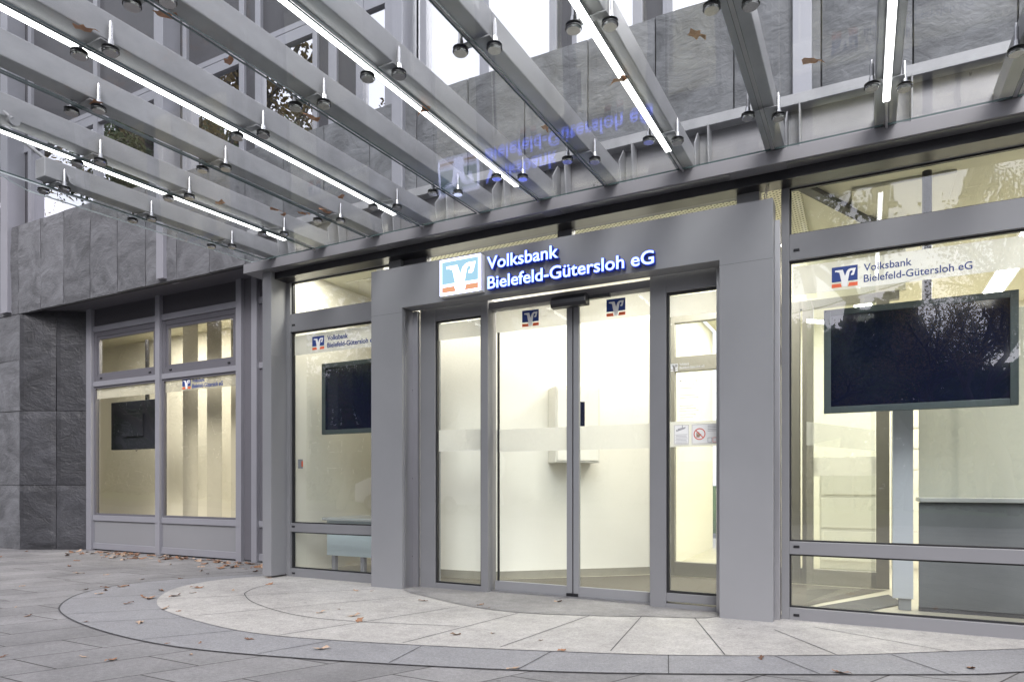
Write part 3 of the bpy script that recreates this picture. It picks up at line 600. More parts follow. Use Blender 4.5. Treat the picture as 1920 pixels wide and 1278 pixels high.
# ------------------------------------------------------------------ interior
I = lambda b, n, m, bv=0: b.build(n, m, B, bv)
def wallseg(p, q, z0, z1, m, name='interior_wall', th=.1):
    p, q = Vector(p), Vector(q); d = (q - p).normalized(); nn = Vector((-d.y, d.x)) * th
    return MB().prism([tuple(p), tuple(q), tuple(q + nn), tuple(p + nn)], 'z', z0, z1).build(name, m, B)
CZ = 3.34
lob = [(-4.25, 5.93), (-3.40, 6.02), (-2.05, 7.20)]
for i in range(2):
    wallseg(lob[i], lob[i + 1], .1, CZ, 'wallw'); 
    a = Vector(lob[i]); c = Vector(lob[i + 1]); d = (c - a).normalized(); o = Vector((d.y, -d.x)) * .012
    MB().prism([tuple(a + o), tuple(c + o), tuple(c), tuple(a)], 'z', .018, .10).build('baseboard', 'base', B)
wallseg((-4.30, 5.42), (-4.25, 5.93), .0, CZ, 'wallw')
# inner partition y=7.2
f = MB()
for x0, x1 in ((-2.06, -1.90), (-.66, -.55), (-.53, -.43), (.11, .22), (-1.84, -1.79)): f.box(x0, x1, 7.18, 7.26, .02, 2.80)
f.box(-2.0, .3, 7.182, 7.258, 2.72, 2.80); f.box(-1.90, -.66, 7.184, 7.256, 2.20, 2.36); f.box(-2.0, .2, 7.184, 7.256, .02, .17)
f.build('inner_door_frame', 'frame_in', B, .004)
MB().box(-2.06, .35, 7.19, 7.25, 2.80, CZ).build('interior_wall', 'ceil', B)
MB().add([(-1.9, 7.22, .17), (.11, 7.22, .17), (.11, 7.22, 2.72), (-1.9, 7.22, 2.72)], [(0, 1, 2, 3)]).build('inner_pane', 'dglass', B)
MB().box(-.43, .11, 7.214, 7.216, 1.08, 1.26).build('window_film', 'film', B)
# angled glass screen behind right window
p, q = Vector((-.40, 5.85)), Vector((.10, 7.10))
MB().add([(p.x, p.y, .05), (q.x, q.y, .05), (q.x, q.y, 2.9), (p.x, p.y, 2.9)], [(0, 1, 2, 3)]).build('inner_pane', 'dglass', B)
MB().add([(p.x, p.y, 1.31), (q.x, q.y, 1.31), (q.x, q.y, 1.50), (p.x, p.y, 1.50)], [(0, 1, 2, 3)]).build('window_film', 'filmd', B)
# outer room walls, ceilings
MB().box(-2.0, 4.5, 10.6, 10.7, 0, CZ).build('interior_wall', 'wall', B)
MB().box(4.4, 4.5, 5.4, 10.6, 0, CZ).build('interior_wall', 'wall', B)
wallseg((-2.05, 7.2), (-2.05, 10.6), 0, CZ, 'wall')
MB().box(-13.0, -4.3, 7.6, 7.7, 0, 3.6).build('interior_wall', 'wall', B)
MB().box(-13.1, -13.0, 6.27, 7.7, 0, 3.6).build('interior_wall', 'wall', B)
MB().box(-7.15, -7.05, 6.18, 7.6, 0, 3.6).build('interior_wall', 'wall', B)
MB().box(-4.42, -4.32, 5.9, 7.6, 0, 3.6).build('interior_wall', 'wall', B)
MB().box(-6.35, -5.95, 6.9, 7.6, 0, 3.6).build('interior_column', 'wall', B)
b = MB(); b.box(-13.0, -5.6, 6.2, 7.7, 3.55, 3.62); b.box(-5.6, -4.25, 5.40, 7.7, CZ, CZ + .06); b.box(-.44, 4.5, 5.40, 10.7, CZ, CZ + .06); b.box(-2.0, -.44, 7.2, 10.7, CZ, CZ + .06); b.each('ceiling', 'ceil', B)
MB().box(-4.25, -.44, 5.40, 7.2, CZ - .02, CZ + .05).build('perforated_ceiling', 'perf', B)
b = MB(); b.prism([(-.50, 5.55), (-.41, 5.55), (.18, 6.85), (.09, 6.85)], 'z', CZ - .06, CZ - .021); I(b, 'ceiling_track', 'darkstrip')
b = MB(); b.box(-.08, .62, 5.95, 6.55, CZ - .03, CZ - .003); I(b, 'access_panel', 'ceil', .003)
b = MB(); b.box(-5.3, -4.5, 6.0, 6.6, CZ - .02, CZ - .002); I(b, 'access_panel', 'ceil', .003)
# mats & floor strips
for nm, pts, z, m in (('entrance_mat', [(-3.9, 5.58), (-.5, 5.58), (-.30, 6.1), (.2, 7.1), (-2.0, 7.15), (-3.38, 5.98), (-4.2, 5.9)], .022, 'mat_'), ('dark_floor_strip', [(-.49, 5.56), (-.15, 5.50), (.30, 6.35), (.20, 6.80)], .026, 'darkstrip')):
    flat(nm, pts, z, m)
MB().box(-3.05, -1.5, 5.40, 5.56, .012, .0235).build('threshold', 'steel', B)
# cabinets seen through the inner doors
c1 = thing('filing_cabinet', 'pale cabinet standing beyond the inner doors under the ceiling strips', 'cabinet', (-.3, 8.6, 0))
MB().box(-.45, .15, 8.6, 9.1, .02, 1.25).build('cabinet_body', 'terminal', c1, .006)
for z in (.12, .50, .88): MB().box(-.43, .13, 8.585, 8.6, z, z + .34).build('cabinet_drawer', 'wallw', c1, .004)
c2 = thing('wall_display_rack', 'tall cream leaflet rack beyond the inner doors', 'rack', (.45, 8.9, 0))
MB().box(.3, .34, 8.9, 9.15, .02, 1.9).box(.9, .94, 8.9, 9.15, .02, 1.9).each('rack_side', 'frame_in', c2, .004)
for i in range(7): MB().box(.34, .90, 8.9, 9.12, .2 + .24 * i, .22 + .24 * i).build('rack_shelf', 'wallw', c2)
# counter + frosted screen at right
c = thing('service_counter', 'dark grey service counter with frosted glass screen behind the right window', 'counter', (.4, 6.1, 0))
MB().box(.385, 3.4, 6.06, 6.12, .05, .86).build('counter_front', 'counter', c, .004); MB().box(.385, 3.4, 6.02, 6.45, .862, .895).build('counter_top', 'ledge', c, .004)
MB().box(.385, 3.4, 6.10, 6.112, .897, 2.3).build('frosted_screen', 'frost', c); MB().box(.385, 3.4, 6.07, 6.13, .02, .049).build('counter_plinth', 'darkstrip', c)
c = thing('silver_post', 'square silver cladding post beside the service counter', 'post', (.28, 6.05, 0))
MB().box(.205, .345, 6.03, 6.15, .11, 1.95).build('post_cladding', 'silver', c, .004); MB().box(.247, .333, 6.05, 6.13, .02, .109).build('post_foot', 'frame_in2', c, .003)
# wall terminal on the diagonal wall
tm = thing('wall_terminal', 'white wall mounted terminal box with small dark display inside the lobby', 'terminal', (-2.75, 6.55, 1.2))
a = Vector(lob[1]); c = Vector(lob[2]); d = (c - a).normalized(); o = Vector((d.y, -d.x))
def onwall(u0, u1, z0, z1, t0, t1): 
    pts = [a + d * u0 + o * t0, a + d * u1 + o * t0, a + d * u1 + o * t1, a + d * u0 + o * t1]
    return MB().prism([tuple(p) for p in pts], 'z', z0, z1)
onwall(.62, 1.10, 1.22, 2.0, .001, .26).build('terminal_box', 'terminal', tm, .006)
onwall(.64, 1.08, 1.24, 1.98, .2605, .268).build('terminal_door', 'wallw', tm, .004)
onwall(.80, .93, 1.5, 1.84, .2685, .272).build('terminal_display', 'screen', tm)
# screens
def display(x0, x1, z0, z1, y, label, pole=True, back=False):
    t = thing('display_screen', label, 'screen', ((x0 + x1) / 2, y, z0), 'screens hung behind the windows')
    if back:
        MB().box(x0, x1, y, y + .07, z0, z1).build('screen_back', 'tvback', t, .006); MB().box(x0 + .35, x1 - .35, y - .03, y, z0 + .2, z1 - .2).build('mount_plate', 'tvback', t, .004)
        q = MB(); pr = None
        for i in range(9):
            cpt = Vector((x0 + .62 + .03 * math.sin(i * .9) + .012 * i, y - .01, z0 - .002 - .03 * math.sin(i * math.pi / 8)))
            if pr is not None: q.tube(pr, cpt, .003, n=6)
            pr = cpt
        q.build('loose_cable', 'rubber', t)
    else:
        MB().frame(x0, x1, z0, z1, .048, y, y + .05).build('screen_bezel', 'bezel', t, .003)
        MB().box(x0 + .047, x1 - .047, y + .008, y + .03, z0 + .047, z1 - .047).build('screen_panel', 'screen', t)
        MB().box(x0 + .02, x1 - .02, y + .05, y + .16, z0 + .012, z1 - .02).build('screen_housing', 'bezel', t, .004)
        q = MB()
        for i in range(28):
            xx = x0 + .08 + i * (x1 - x0 - .16) / 28; q.box(xx, xx + .014, y + .07, y + .14, z0 + .009, z0 + .0119)
        q.build('vent_slot', 'rubber', t)
    if pole:
        xm = .42 if x0 > -1 else (x0 + x1) / 2; MB().tube((xm, y + .22, z0 + .3), (xm, y + .22, CZ - .031), .032, n=16).build('mount_pole', 'black', t)
        MB().box(xm - .1, xm + .1, y + .16, y + .20, z0 + .25, z1 - .15).build('mount_bracket', 'black', t)
display(-.263, .934, 1.534, 2.314, 5.60, 'large black flat screen in grey bezel hung behind the right window')
display(-5.303, -4.105, 1.546, 2.327, 5.60, 'black flat screen behind the window left of the entrance portal', True)
display(-10.75, -9.56, 1.548, 2.308, 6.60, 'back of a dark blue screen hung in the recessed side window', True, True)
# vertical blinds in second side window
vb = thing('vertical_blind', 'cream vertical blind strips behind the lettered side window', 'blind', (-8.1, 6.5, 0))
for x0, x1, y in ((-9.02, -8.74, 6.62), (-8.46, -8.20, 6.60), (-7.98, -7.72, 6.62), (-7.50, -7.16, 6.6)):
    q = MB(); q.add([(x0, y, .1), (x1, y + .04, .1), (x1, y + .04, 3.5), (x0, y, 3.5)], [(0, 1, 2, 3)]); q.add([(x0, y + .004, .1), (x1, y + .044, .1), (x1, y + .044, 3.5), (x0, y + .004, 3.5)], [(0, 1, 2, 3)]); q.build('blind_strip', 'blind', vb)
MB().box(-9.1, -7.1, 6.56, 6.60, 3.46, 3.52).build('blind_rail', 'alu', vb)
# desk behind left window
dk = thing('desk', 'desk with pale blue front panel behind the window left of the portal', 'desk', (-4.8, 5.7, 0))
MB().box(-5.30, -4.35, 5.68, 5.70, .21, .60).build('front_panel', 'deskblue', dk, .003); MB().box(-5.32, -4.35, 5.62, 6.25, .60, .63).build('desk_top', 'ledge', dk, .004)
for x in (-5.26, -4.85, -4.42): MB().box(x, x + .05, 5.71, 5.76, .02, .60).build('leg', 'alu', dk, .003)
sk = thing('card_reader', 'small grey reader box mounted inside the left window frame', 'reader', (-5.4, 5.4, 1.2))
MB().box(-5.455, -5.41, 5.40, 5.43, 1.17, 1.27).build('reader_body', 'alu', sk, .004); MB().box(-5.409, -5.405, 5.405, 5.425, 1.19, 1.25).build('reader_face', 'orange', sk)
# interior lamps (recessed ceiling panels, most placed out of view)
def lamp(x0, x1, y0, y1, z, m, label):
    t = thing('ceiling_light', label, 'ceiling light', ((x0 + x1) / 2, (y0 + y1) / 2, z), 'ceiling lights inside the bank')
    MB().frame(x0 - .02, x1 + .02, 0, 1, .001, 0, 1) 
    q = MB(); q.box(x0 - .02, x1 + .02, y0 - .02, y0, z - .012, z + .004); q.box(x0 - .02, x1 + .02, y1, y1 + .02, z - .012, z + .004); q.box(x0 - .02, x0, y0, y1, z - .011, z + .004); q.box(x1, x1 + .02, y0, y1, z - .011, z + .004); q.build('lamp_frame', 'white', t)
    MB().add([(x0, y0, z - .006), (x0, y1, z - .006), (x1, y1, z - .006), (x1, y0, z - .006)], [(0, 1, 2, 3)]).build('lamp_diffuser', m, t)
lamp(-3.1, -1.0, 5.44, 5.66, CZ - .022, 'lamp', 'recessed ceiling strip light directly behind the entrance doors')
lamp(-4.1, -3.4, 5.44, 5.66, CZ - .022, 'lamp', 'small added unseen light panel at the left end of the entrance lobby')  # added out of view to brighten the lobby's left wall
lamp(-1.7, -.7, 6.5, 7.0, CZ - .022, 'lamp', 'recessed ceiling light panel deep in the entrance lobby')
lamp(-1.6, -1.4, 7.7, 10.2, CZ, 'strip', 'leftmost long ceiling strip light beyond the inner doors')
lamp(-.1, .1, 7.7, 10.2, CZ, 'strip', 'middle long ceiling strip light beyond the inner doors')
lamp(1.3, 1.5, 6.6, 10.2, CZ, 'strip', 'long ceiling strip light above the service counter')
lamp(2.9, 3.1, 6.6, 10.2, CZ, 'strip', 'rightmost long ceiling strip light behind the service counter')
lamp(-5.35, -4.45, 5.43, 5.66, CZ, 'lamp', 'ceiling light in the room left of the portal')
lamp(-10.6, -9.4, 6.4, 6.85, 3.55, 'lamp', 'ceiling light behind the leftmost side window')
lamp(-8.6, -7.5, 6.7, 7.0, 3.55, 'lamp', 'ceiling light behind the blinds of the side window')
# ------------------------------------------------------------------ sign
sg = thing('lit_bank_sign', 'illuminated bank sign with square emblem and two lines of white letters on the portal', 'sign', (-2.4, 5.1, 2.8))
MB().box(-3.385, -2.957, 5.07, 5.138, 2.69, 3.015).build('emblem_box', 'white', sg, .003)
MB().box(-3.383, -2.959, 5.066, 5.0695, 2.692, 3.013).build('emblem_face', 'signwhite', sg)
emblem(sg, -3.36, -2.982, 2.715, 2.99, 5.0655, 'signblue', 'signwhite', 'signorange', .0008)
for s, x0, x1, z0, z1 in (('Volksbank', -2.907, -2.225, 2.868, 2.975), ('Bielefeld-Gütersloh eG', -2.902, -1.422, 2.697, 2.802)):
    text_obj('letter_body', s, 'letterside', sg, x0, x1, z0, z1, 5.130, .045, .022)
    text_obj('letter_face', s, 'letter', sg, x0 + .004, x1 - .004, z0 + .002, z1 - .002, 5.0845, .003, .012)
# cable above the portal
cb = MB(); pr = None
for off in (0, .012):
    pr = None
    for i in range(10):
        t = i / 9; pnt = Vector((-.64 + off + .05 * t * t, 5.20, 3.05 + .19 * t))
        if pr is not None: cb.tube(pr, pnt, .0035, n=6)
        pr = pnt
cb.build('cable', 'cable', B)
# ------------------------------------------------------------------ canopy
CN = thing('glass_canopy', 'steel and glass entrance canopy with parallel beams over the doors', 'canopy', (-2.4, 5.1, 3.3))
SL = .0296
BX = [.797, .128, -.547, -1.172, -1.753, -2.32, -2.887, -3.475, -4.08, -4.747, -5.432]
def zz(y, z0): return z0 + SL * (y - 5)
def yend(x, Rr=3.72): return 5.0 - math.sqrt(max(.2, Rr * Rr - (x + 2.4) ** 2))
ROW2 = [3.62, 3.36, 3.26, 3.08, 2.97, 2.92, 2.95, 3.03, 3.24, 3.45, 3.60]
ROW3 = [None] * 6 + [1.95, 2.05, 2.35, 2.76, 2.90]
hb = MB()
for k, x in enumerate(BX):
    ye = yend(x) if k < 10 else 2.80
    w = .064; y1 = 5.185; zb0, zb1 = zz(ye, 3.345), zz(y1, 3.345); h = .145
    v = [(x - w, ye, zb0), (x + w, ye, zb0), (x + w, y1, zb1), (x - w, y1, zb1)]; v += [(a, c_, d_ + h) for a, c_, d_ in v]
    MB().add(v, [(0, 3, 2, 1), (4, 5, 6, 7), (0, 1, 5, 4), (1, 2, 6, 5), (2, 3, 7, 6), (3, 0, 4, 7)]).build('beam', 'galv', CN, .006)
    b = MB(); b.prism([(5.05, 3.35), (5.195, 3.35), (5.195, 3.64), (5.12, 3.64), (5.02, 3.52)], 'x', x + w + .001, x + w + .010)
    b.prism([(5.10, 3.36), (5.195, 3.36), (5.195, 3.66), (5.06, 3.66)], 'x', x + .150, x + .160)
    b.box(x + w + .010, x + .150, 5.185, 5.195, 3.36, 3.64); b.build('gusset', 'galv', CN, .002)
    for row in (4.40, ROW2[k], ROW3[k]):
        if row is None: continue
        for sgn in (-1, 1):
            yy = row + (.05 if sgn > 0 else -.05) * (1 if row > 4.3 else .6); xx = x + sgn * .083; zg = zz(yy, 3.288)
            cl = MB(); cl.tube((xx, yy, zg - .016), (xx, yy, zg - .006), .034, .037, 24); cl.tube((xx, yy, zg + .013), (xx, yy, zg + .021), .036, .030, 24)
            cl.tube((xx, yy, zg + .021), (xx, yy, zg + .055), .017, .014, 12); cl.tube((xx, yy, zg + .055), (xx, yy, zg + .125), .0115, .0115, 10); cl.tube((xx, yy, zg + .125), (xx, yy, zg + .150), .0085, .006, 10)
            fo = cl.build('glass_clamp', 'chrome', CN)
            rb = MB(); rb.tube((xx, yy, zg - .006), (xx, yy, zg - .0005), .041, .041, 24); rb.tube((xx, yy, zg + .0125), (xx, yy, zg + .0135), .040, .040, 24)
            g_ = rb.build('washer', 'rubber', fo); g_.matrix_parent_inverse = Matrix.Translation((0, 0, 0)); g_.parent = fo
            g_.matrix_parent_inverse = fo.matrix_parent_inverse.inverted() @ Matrix.Translation((0, 0, 0)) if False else Matrix.Identity(4)
        MB().box(x - .083, x + .083, row - .022, row + .022, zz(row, 3.288) + .034, zz(row, 3.288) + .042).build('clamp_arm', 'galv', CN, .002)
# glass panes between the beam centres
edges = [1.45] + BX + [-5.63]
for i in range(len(edges) - 1):
    xr, xl = edges[i] - (.012 if i else 0), edges[i + 1] + (.012 if i < len(edges) - 2 else 0)
    yr, yl = yend(min(max(xr, -5.35), .62), 3.95), yend(min(max(xl, -5.35), .62), 3.95); y1 = 4.90
    if i == len(edges) - 2:
        pts = [(xr, 2.46), (xr, y1), (-5.60, y1), (-5.63, 2.82)]
    else: pts = [(xr, yr), (xr, y1), (xl, y1), (xl, yl)]
    v = [(x, y, zz(y, 3.288)) for x, y in pts] + [(x, y, zz(y, 3.300)) for x, y in pts]
    g = MB(); g.add(v, [(0, 1, 2, 3), (4, 5, 6, 7)]); gp = g.build('glass_pane', 'cglass', CN)
    e = MB()
    for a in range(4):
        c_ = (a + 1) % 4; e.add([v[a], v[c_], v[c_ + 4], v[a + 4]], [(0, 1, 2, 3)])
    eo = e.build('polished_edge', 'edgeb' if i == len(edges) - 2 else 'edge', gp); eo.matrix_parent_inverse = Matrix.Identity(4)
# light tubes
for x, k in ((.125, 1), (-1.197, 3), (-2.38, 5), (-3.564, 7), (-4.853, 9)):
    y0 = yend(BX[k]) + .1; y1 = 4.64
    def bar(a, w, y0, y1, z0, z1): 
        v = [(a - w, y0, zz(y0, z0)), (a + w, y0, zz(y0, z0)), (a + w, y1, zz(y1, z0)), (a - w, y1, zz(y1, z0))]; v += [(p[0], p[1], p[2] + z1 - z0) for p in v]
        return MB().add(v, [(0, 3, 2, 1), (4, 5, 6, 7), (0, 1, 5, 4), (1, 2, 6, 5), (2, 3, 7, 6), (3, 0, 4, 7)])
    t = bar(x, .022, y0, y1, 3.326, 3.343).build('tube_housing', 'tubebody', CN, .001)
    q = bar(x, .0185, y0 + .005, y1 - .005, 3.316, 3.3255).build('light_tube', 'tube', t); q.matrix_parent_inverse = Matrix.Identity(4)
    MB().tube((x, y1, zz(y1, 3.325)), (x + .015, 5.14, zz(5.1, 3.33)), .008, n=8).build('tube_cable', 'tubebody', CN)
# wall beam
b = MB(); b.box(-5.9, 2.9, 5.20, 5.215, 3.338, 3.665); b.build('wall_beam_web', 'web', CN)
b = MB(); b.box(-5.9, 2.9, 5.10, 5.34, 3.665, 3.742); b.build('wall_beam_flange', 'galv', CN, .004)
# tie rods at beam ends
for p, q in (((-5.35, 2.98, 3.32), (-5.64, 2.53, 3.71)), ((-4.67, 2.25, 3.26), (-4.96, 1.80, 3.65))):
    b = MB(); b.tube(p, q, .013, n=12); b.build('tie_rod', 'galv', CN)
    MB().tube((p[0] - .02, p[1] + .01, p[2] - .004), (p[0] + .006, p[1] + .01, p[2] - .004), .034, n=14).build('rod_lug', 'galv', CN)

# ------------------------------------------------------------------ leaves
def leaf_mesh(seed, mname):
    r = random.Random(seed); n = 11; vs = [(0, 0, .004)]
    for i in range(n):
        a = 2 * math.pi * i / n; rad = (.048 if i % 2 else .030) * r.uniform(.75, 1.25) * (1.25 if i in (0, 5, 6) else 1)
        x, y = rad * math.cos(a) * 1.25, rad * math.sin(a) * .8
        vs.append((x, y, .004 + .010 * abs(x) / .05 * r.uniform(.3, 1.3) + (.012 * r.random() if i % 3 == 0 else 0)))
    vs.append((-.085, r.uniform(-.012, .012), .003)); 
    fs = [(0, i + 1, (i + 1) % n + 1) for i in range(n)] + [(n // 2 + 1, n // 2 + 2, n + 1)]
    me = bpy.data.meshes.new('fallen_leaf'); me.from_pydata(vs, [], fs); me.materials.append(M[mname]); return me
LG = [leaf_mesh(i + 40, 'leaf_backlit') for i in range(4)]
LM = [leaf_mesh(i, ('leaf', 'leaf2', 'leaf3', 'leaf', 'leaf3')[i % 5]) for i in range(10)]
def leaf(x, y, z, sc, label, group, i, tilt=0):
    o = bpy.data.objects.new('fallen_leaf', LM[i % 10] if z < 1 else LG[i % 4]); COL.objects.link(o); o.location = (x, y, z); o.scale = (sc,) * 3
    o.rotation_euler = (rng.uniform(-.25, .25) * (1 if z < 1 else .1), rng.uniform(-.25, .25) * (1 if z < 1 else .1), rng.uniform(0, 6.28))
    o['label'] = label; o['category'] = 'leaf'; o['group'] = group
BIG = [(-3.781, 2.327), (-3.499, 3.034), (-2.901, 3.05), (-3.237, 3.791), (-4.604, 3.034), (-5.596, 2.801), (-6.526, 3.761), (-6.373, 4.026), (-1.586, 3.693), (-1.665, 3.222), (-.107, 3.933), (-.515, 4.074), (-2.269, 5.182), (-3.3, 4.701), (-3.712, 3.903), (.516, 4.362)]
def inside(p, poly):
    c = False; n = len(poly)
    for i in range(n):
        a, d = poly[i], poly[(i + 1) % n]
        if (a[1] > p[1]) != (d[1] > p[1]) and p[0] < (d[0] - a[0]) * (p[1] - a[1]) / (d[1] - a[1]) + a[0]: c = not c
    return c
pin, pout = spline(INN), spline(OUT)
def put(x, y, i, sc):
    if inside((x, y), pin): z, l_, g_ = .009, 'dry brown leaf lying on the pale stone ring before the doors', 'leaves on the pale paving ring'
    elif inside((x, y), pout): z, l_, g_ = .006, 'dry brown leaf lying on the blue grey paving ring', 'leaves on the grey paving ring'
    elif y > 5.6: z, l_, g_ = .002, 'dry brown leaf drifted against the foot of the recessed side windows', 'leaves along the window foot'
    else: z, l_, g_ = .002, 'dry brown leaf lying on the grey slab paving', 'leaves on the slab paving'
    leaf(x, y, z, sc, l_, g_, i)
i = 0
for x, y in BIG: put(x, y, i, .50 + .30 * rng.random()); i += 1
for _ in range(120): put(rng.uniform(-10.4, -6.0), 6.0 - abs(rng.gauss(0, .22)), i, rng.uniform(.55, 1.1)); i += 1
for _ in range(46): put(rng.uniform(-11, -5.2), rng.uniform(3.4, 5.7), i, rng.uniform(.45, .95)); i += 1
for _ in range(16): put(rng.uniform(-5.6, .4), rng.uniform(3.4, 5.0), i, rng.uniform(.25, .8)); i += 1
for _ in range(10): put(rng.uniform(-6.5, -2.5), rng.uniform(1.9, 3.0), i, rng.uniform(.2, .6)); i += 1
GL = [(230, 62), (231, 203), (32, 192), (363, 15), (441, 125), (585, 235), (498, 412), (433, 385), (531, 428), (600, 440), (665, 400), (1282, 79), (1134, 197), (1000, 267), (1530, 130), (781, 211), (572, 418), (535, 420)]
c, s_ = math.cos(YAW), math.sin(YAW)
for px, py in [(-3.37, 1.93), (-3.98, 2.35), (-4.64, 2.10), (-2.94, 2.05), (-2.97, 2.45), (-3.0, 3.1), (-4.33, 4.03), (-4.62, 3.72), (-4.36, 4.15), (-4.0, 4.28), (-3.68, 4.1), (-.75, 3.42), (-1.2, 3.62), (-1.8, 3.9), (-.25, 3.95), (-4.2, 4.2), (-2.35, 3.35)]:
    leaf(px, py, zz(py, 3.3015), rng.uniform(.65, 1.0), 'brown leaf lying on top of the canopy glass', 'leaves on the canopy glass', i); i += 1
# ------------------------------------------------------------------ street side (seen mirrored in the glass)
def tree_mesh(seed, H=11):
    r = random.Random(seed); b = MB(); lf = MB()
    def br(p, d, L, rad, lev):
        n = 3 if lev < 2 else 2; q = p; dd = d.copy()
        for s in range(n):
            nd = (dd + Vector((r.gauss(0, .13), r.gauss(0, .13), r.gauss(0, .06) + .03))).normalized(); nq = q + nd * (L / n); r1 = rad * (1 - .25 * (s + 1) / n)
            b.tube(q, nq, rad * (1 - .25 * s / n), r1, n=7 if lev < 2 else 4, cap=False); q = nq; dd = nd
            if lev >= 2 and s == 0 and lev < 5: kids(q, dd, L * .62, r1 * .6, lev + 1, 1)
        if lev < 5: kids(q, dd, L * r.uniform(.66, .8), rad * .66, lev + 1, 3 if lev < 3 else 2)
        if lev >= 4:
            for _ in range(34 if lev == 5 else 18):
                c_ = q + Vector((r.gauss(0, .24), r.gauss(0, .24), r.gauss(0, .2))); a = Vector((r.gauss(0, 1), r.gauss(0, 1), r.gauss(0, 1))).normalized() * .042; e = a.orthogonal().normalized() * .028
                lf.add([c_ - a, c_ + e, c_ + a, c_ - e], [(0, 1, 2, 3)])
    def kids(q, dd, L, rad, lev, n):
        for _ in range(n):
            ax = Vector((r.gauss(0, 1), r.gauss(0, 1), r.gauss(0, .3))).normalized(); nd = (dd + ax * r.uniform(.45, .85)).normalized(); nd.z = max(nd.z, -.1)
            br(q, nd, L, rad, lev)
    br(Vector((0, 0, 0)), Vector((0, 0, 1)), H * .24, .20, 0)
    return b, lf
TR = []
for sd_ in (3, 11):
    a, l_ = tree_mesh(sd_); t = thing('street_tree', '', 'tree', (0, 0, 0), 'street trees across the road')
    a.build('trunk', 'bark', t); l_.build('crown', 'foliage' if sd_ == 3 else 'foliageg', t); TR.append(t)
SP = [(-22, -6.5, 2.1), (-28, -4, 2.5), (-35, -7, 2.7), (-27, -12, 2.3), (-20, -16.5, 1.1), (-15, -17, 1.2), (-31, -10, 1.2), (-9.5, -16.5, 1.9), (-4.8, -17, 1.8), (-.6, -16.5, 1.75), (3.9, -19, 1.4), (1.4, -17.5, 1.0), (4.4, -16, .95), (-2.2, -15.6, .9), (-16, -15.8, 2.0), (-13, -23, 1.3), (-36, -14, 1.4), (-18, -9.5, .8), (8, -24, .6)]
for n_, (x, y, sc) in enumerate(SP):
    src = TR[n_ % 2]
    if n_ < 2: t = src
    else:
        t = src.copy(); COL.objects.link(t)
        for ch in list(src.children):
            q = ch.copy(); COL.objects.link(q); q.parent = t
    t.location = (x, y, 0); t.scale = (sc, sc, sc); t.rotation_euler = (0, 0, n_ * 1.3)
    t['label'] = 'thinly leaved autumn street tree across the road, mirrored in the glass'
b = MB(); r = random.Random(9)
for _ in range(120000):
    x = r.uniform(-125, 22) if _ % 3 else r.uniform(-30, 12); top = (10.0 if x > -22 else 10.0 + min(8, (-22 - x) * .6)) + 2.2 * noise.noise(Vector((x * .13, 0, 0))) + 1.6 * noise.noise(Vector((x * .5, 3, 0)))
    if x > 2.5: top *= .62
    z = top * (r.random() ** .8); y = -27 - 5 * r.random()
    a = Vector((r.gauss(0, 1), r.gauss(0, 1), r.gauss(0, 1))).normalized() * .21; e = a.orthogonal().normalized() * .14; c_ = Vector((x, y, z))
    b.add([c_ - a, c_ + e, c_ + a, c_ - e], [(0, 1, 2, 3)])
o = b.build('wood', 'foliageg'); o['kind'] = 'stuff'; o['label'] = 'dense dark belt of trees far beyond the street'; o['category'] = 'wood'
b = MB(); r = random.Random(5)
for _ in range(9000):
    x = r.uniform(-45, 9); y = -19 - 2 * r.random() - (r.random() ** 2) * 2; z = r.random() * (1.9 + .5 * math.sin(x * .7) + .3 * math.sin(x * 2.1)); a = Vector((r.gauss(0, 1), r.gauss(0, 1), r.gauss(0, 1))).normalized() * .22; e = a.orthogonal().normalized() * .15; c_ = Vector((x, y, z))
    b.add([c_ - a, c_ + e, c_ + a, c_ - e], [(0, 1, 2, 3)])
o = b.build('hedge', 'foliageg'); o['kind'] = 'stuff'; o['label'] = 'dense green hedge along the far side of the street'; o['category'] = 'hedge'
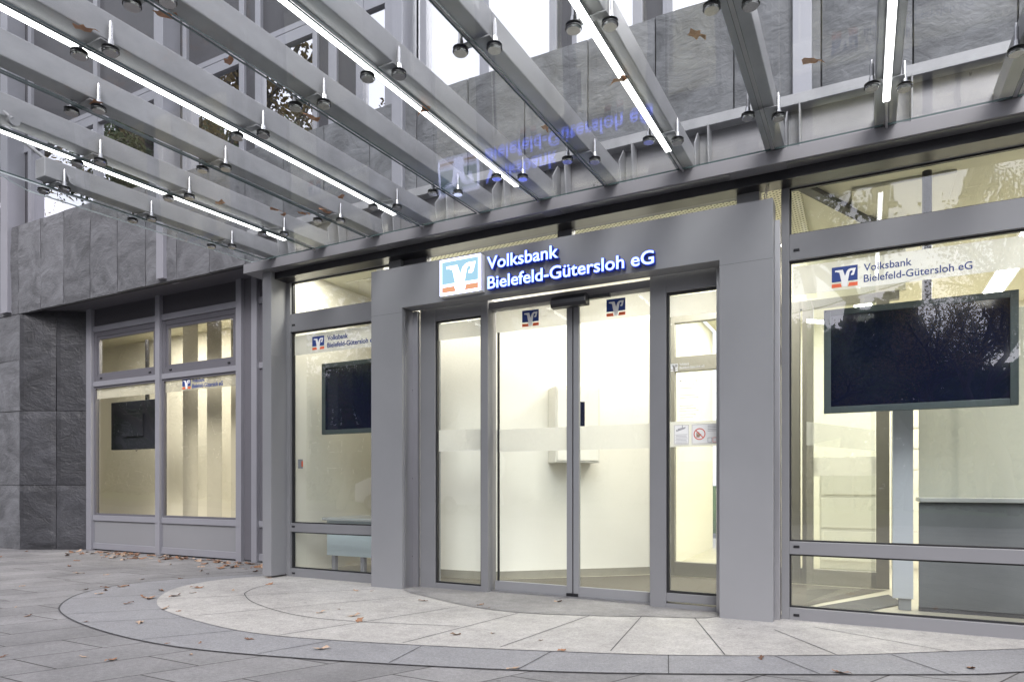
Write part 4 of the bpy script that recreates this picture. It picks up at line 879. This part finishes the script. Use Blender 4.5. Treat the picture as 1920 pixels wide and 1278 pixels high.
# houses on the far side of the street, behind the trees
for x0, x1, h, m_, lab in ((-150, -96, 15, 'housea', 'long brown apartment block far across the street'), (-94, -58, 13, 'houseb', 'tall grey apartment house far across the street'), (-56, -30, 11.5, 'housea', 'brown brick house beyond the street trees'),
                       (-28.5, -12, 9.6, 'houseb', 'grey rendered house beyond the hedge'), (-11, -1, 7.6, 'housea', 'low brown house directly across the street')):
    hz = thing('house', lab, 'house', ((x0 + x1) / 2, -40, 0), 'houses across the street')
    MB().box(x0, x1, -50, -38, 0, h - 1.2).build('wall', m_, hz)
    MB().prism([(-50.3, h - 1.2), (-44, h + 1.3), (-37.7, h - 1.2)], 'x', x0 - .2, x1 + .2).build('roof', 'paintd', hz)
    nw = min(12, int((x1 - x0) / 2.6)); st = (x1 - x0) / nw
    for lv in range(int((h - 1.2) / 2.9)):
        for k in range(nw):
            a = x0 + st * (k + .5) - .6
            wd = MB().frame(a, a + 1.2, .9 + 2.9 * lv, 2.4 + 2.9 * lv, .09, -38, -37.94).build('window', 'white', hz)
            q = MB().box(a + .09, a + 1.11, -37.999, -37.97, .99 + 2.9 * lv, 2.31 + 2.9 * lv).build('pane', 'screen', wd); q.matrix_parent_inverse = Matrix.Identity(4)
# parked white van
vn = thing('parked_van', 'white delivery van parked at the kerb across the pavement', 'van', (-13.5, -8.6, 0))
b = MB(); b.prism([(-15.9, .35), (-15.9, 1.0), (-15.2, 1.15), (-14.5, 1.95), (-14.1, 2.1), (-11.1, 2.1), (-11.0, 1.9), (-11.0, .35)], 'y', -9.5, -7.7); b.build('body', 'vanw', vn, .05)
MB().prism([(-15.05, 1.2), (-14.45, 1.85), (-13.4, 1.85), (-13.4, 1.2)], 'y', -7.69, -7.68).build('side_window', 'screen', vn)
for x in (-15.1, -11.9):
    for y in (-7.72, -9.3):
        wv = MB().tube((x, y - .1, .32), (x, y + .1, .32), .32, n=24).build('wheel', 'rubber', vn)
        q = MB().tube((x, y - .105, .32), (x, y + .105, .32), .19, n=20).build('rim', 'alu', wv); q.matrix_parent_inverse = Matrix.Identity(4)
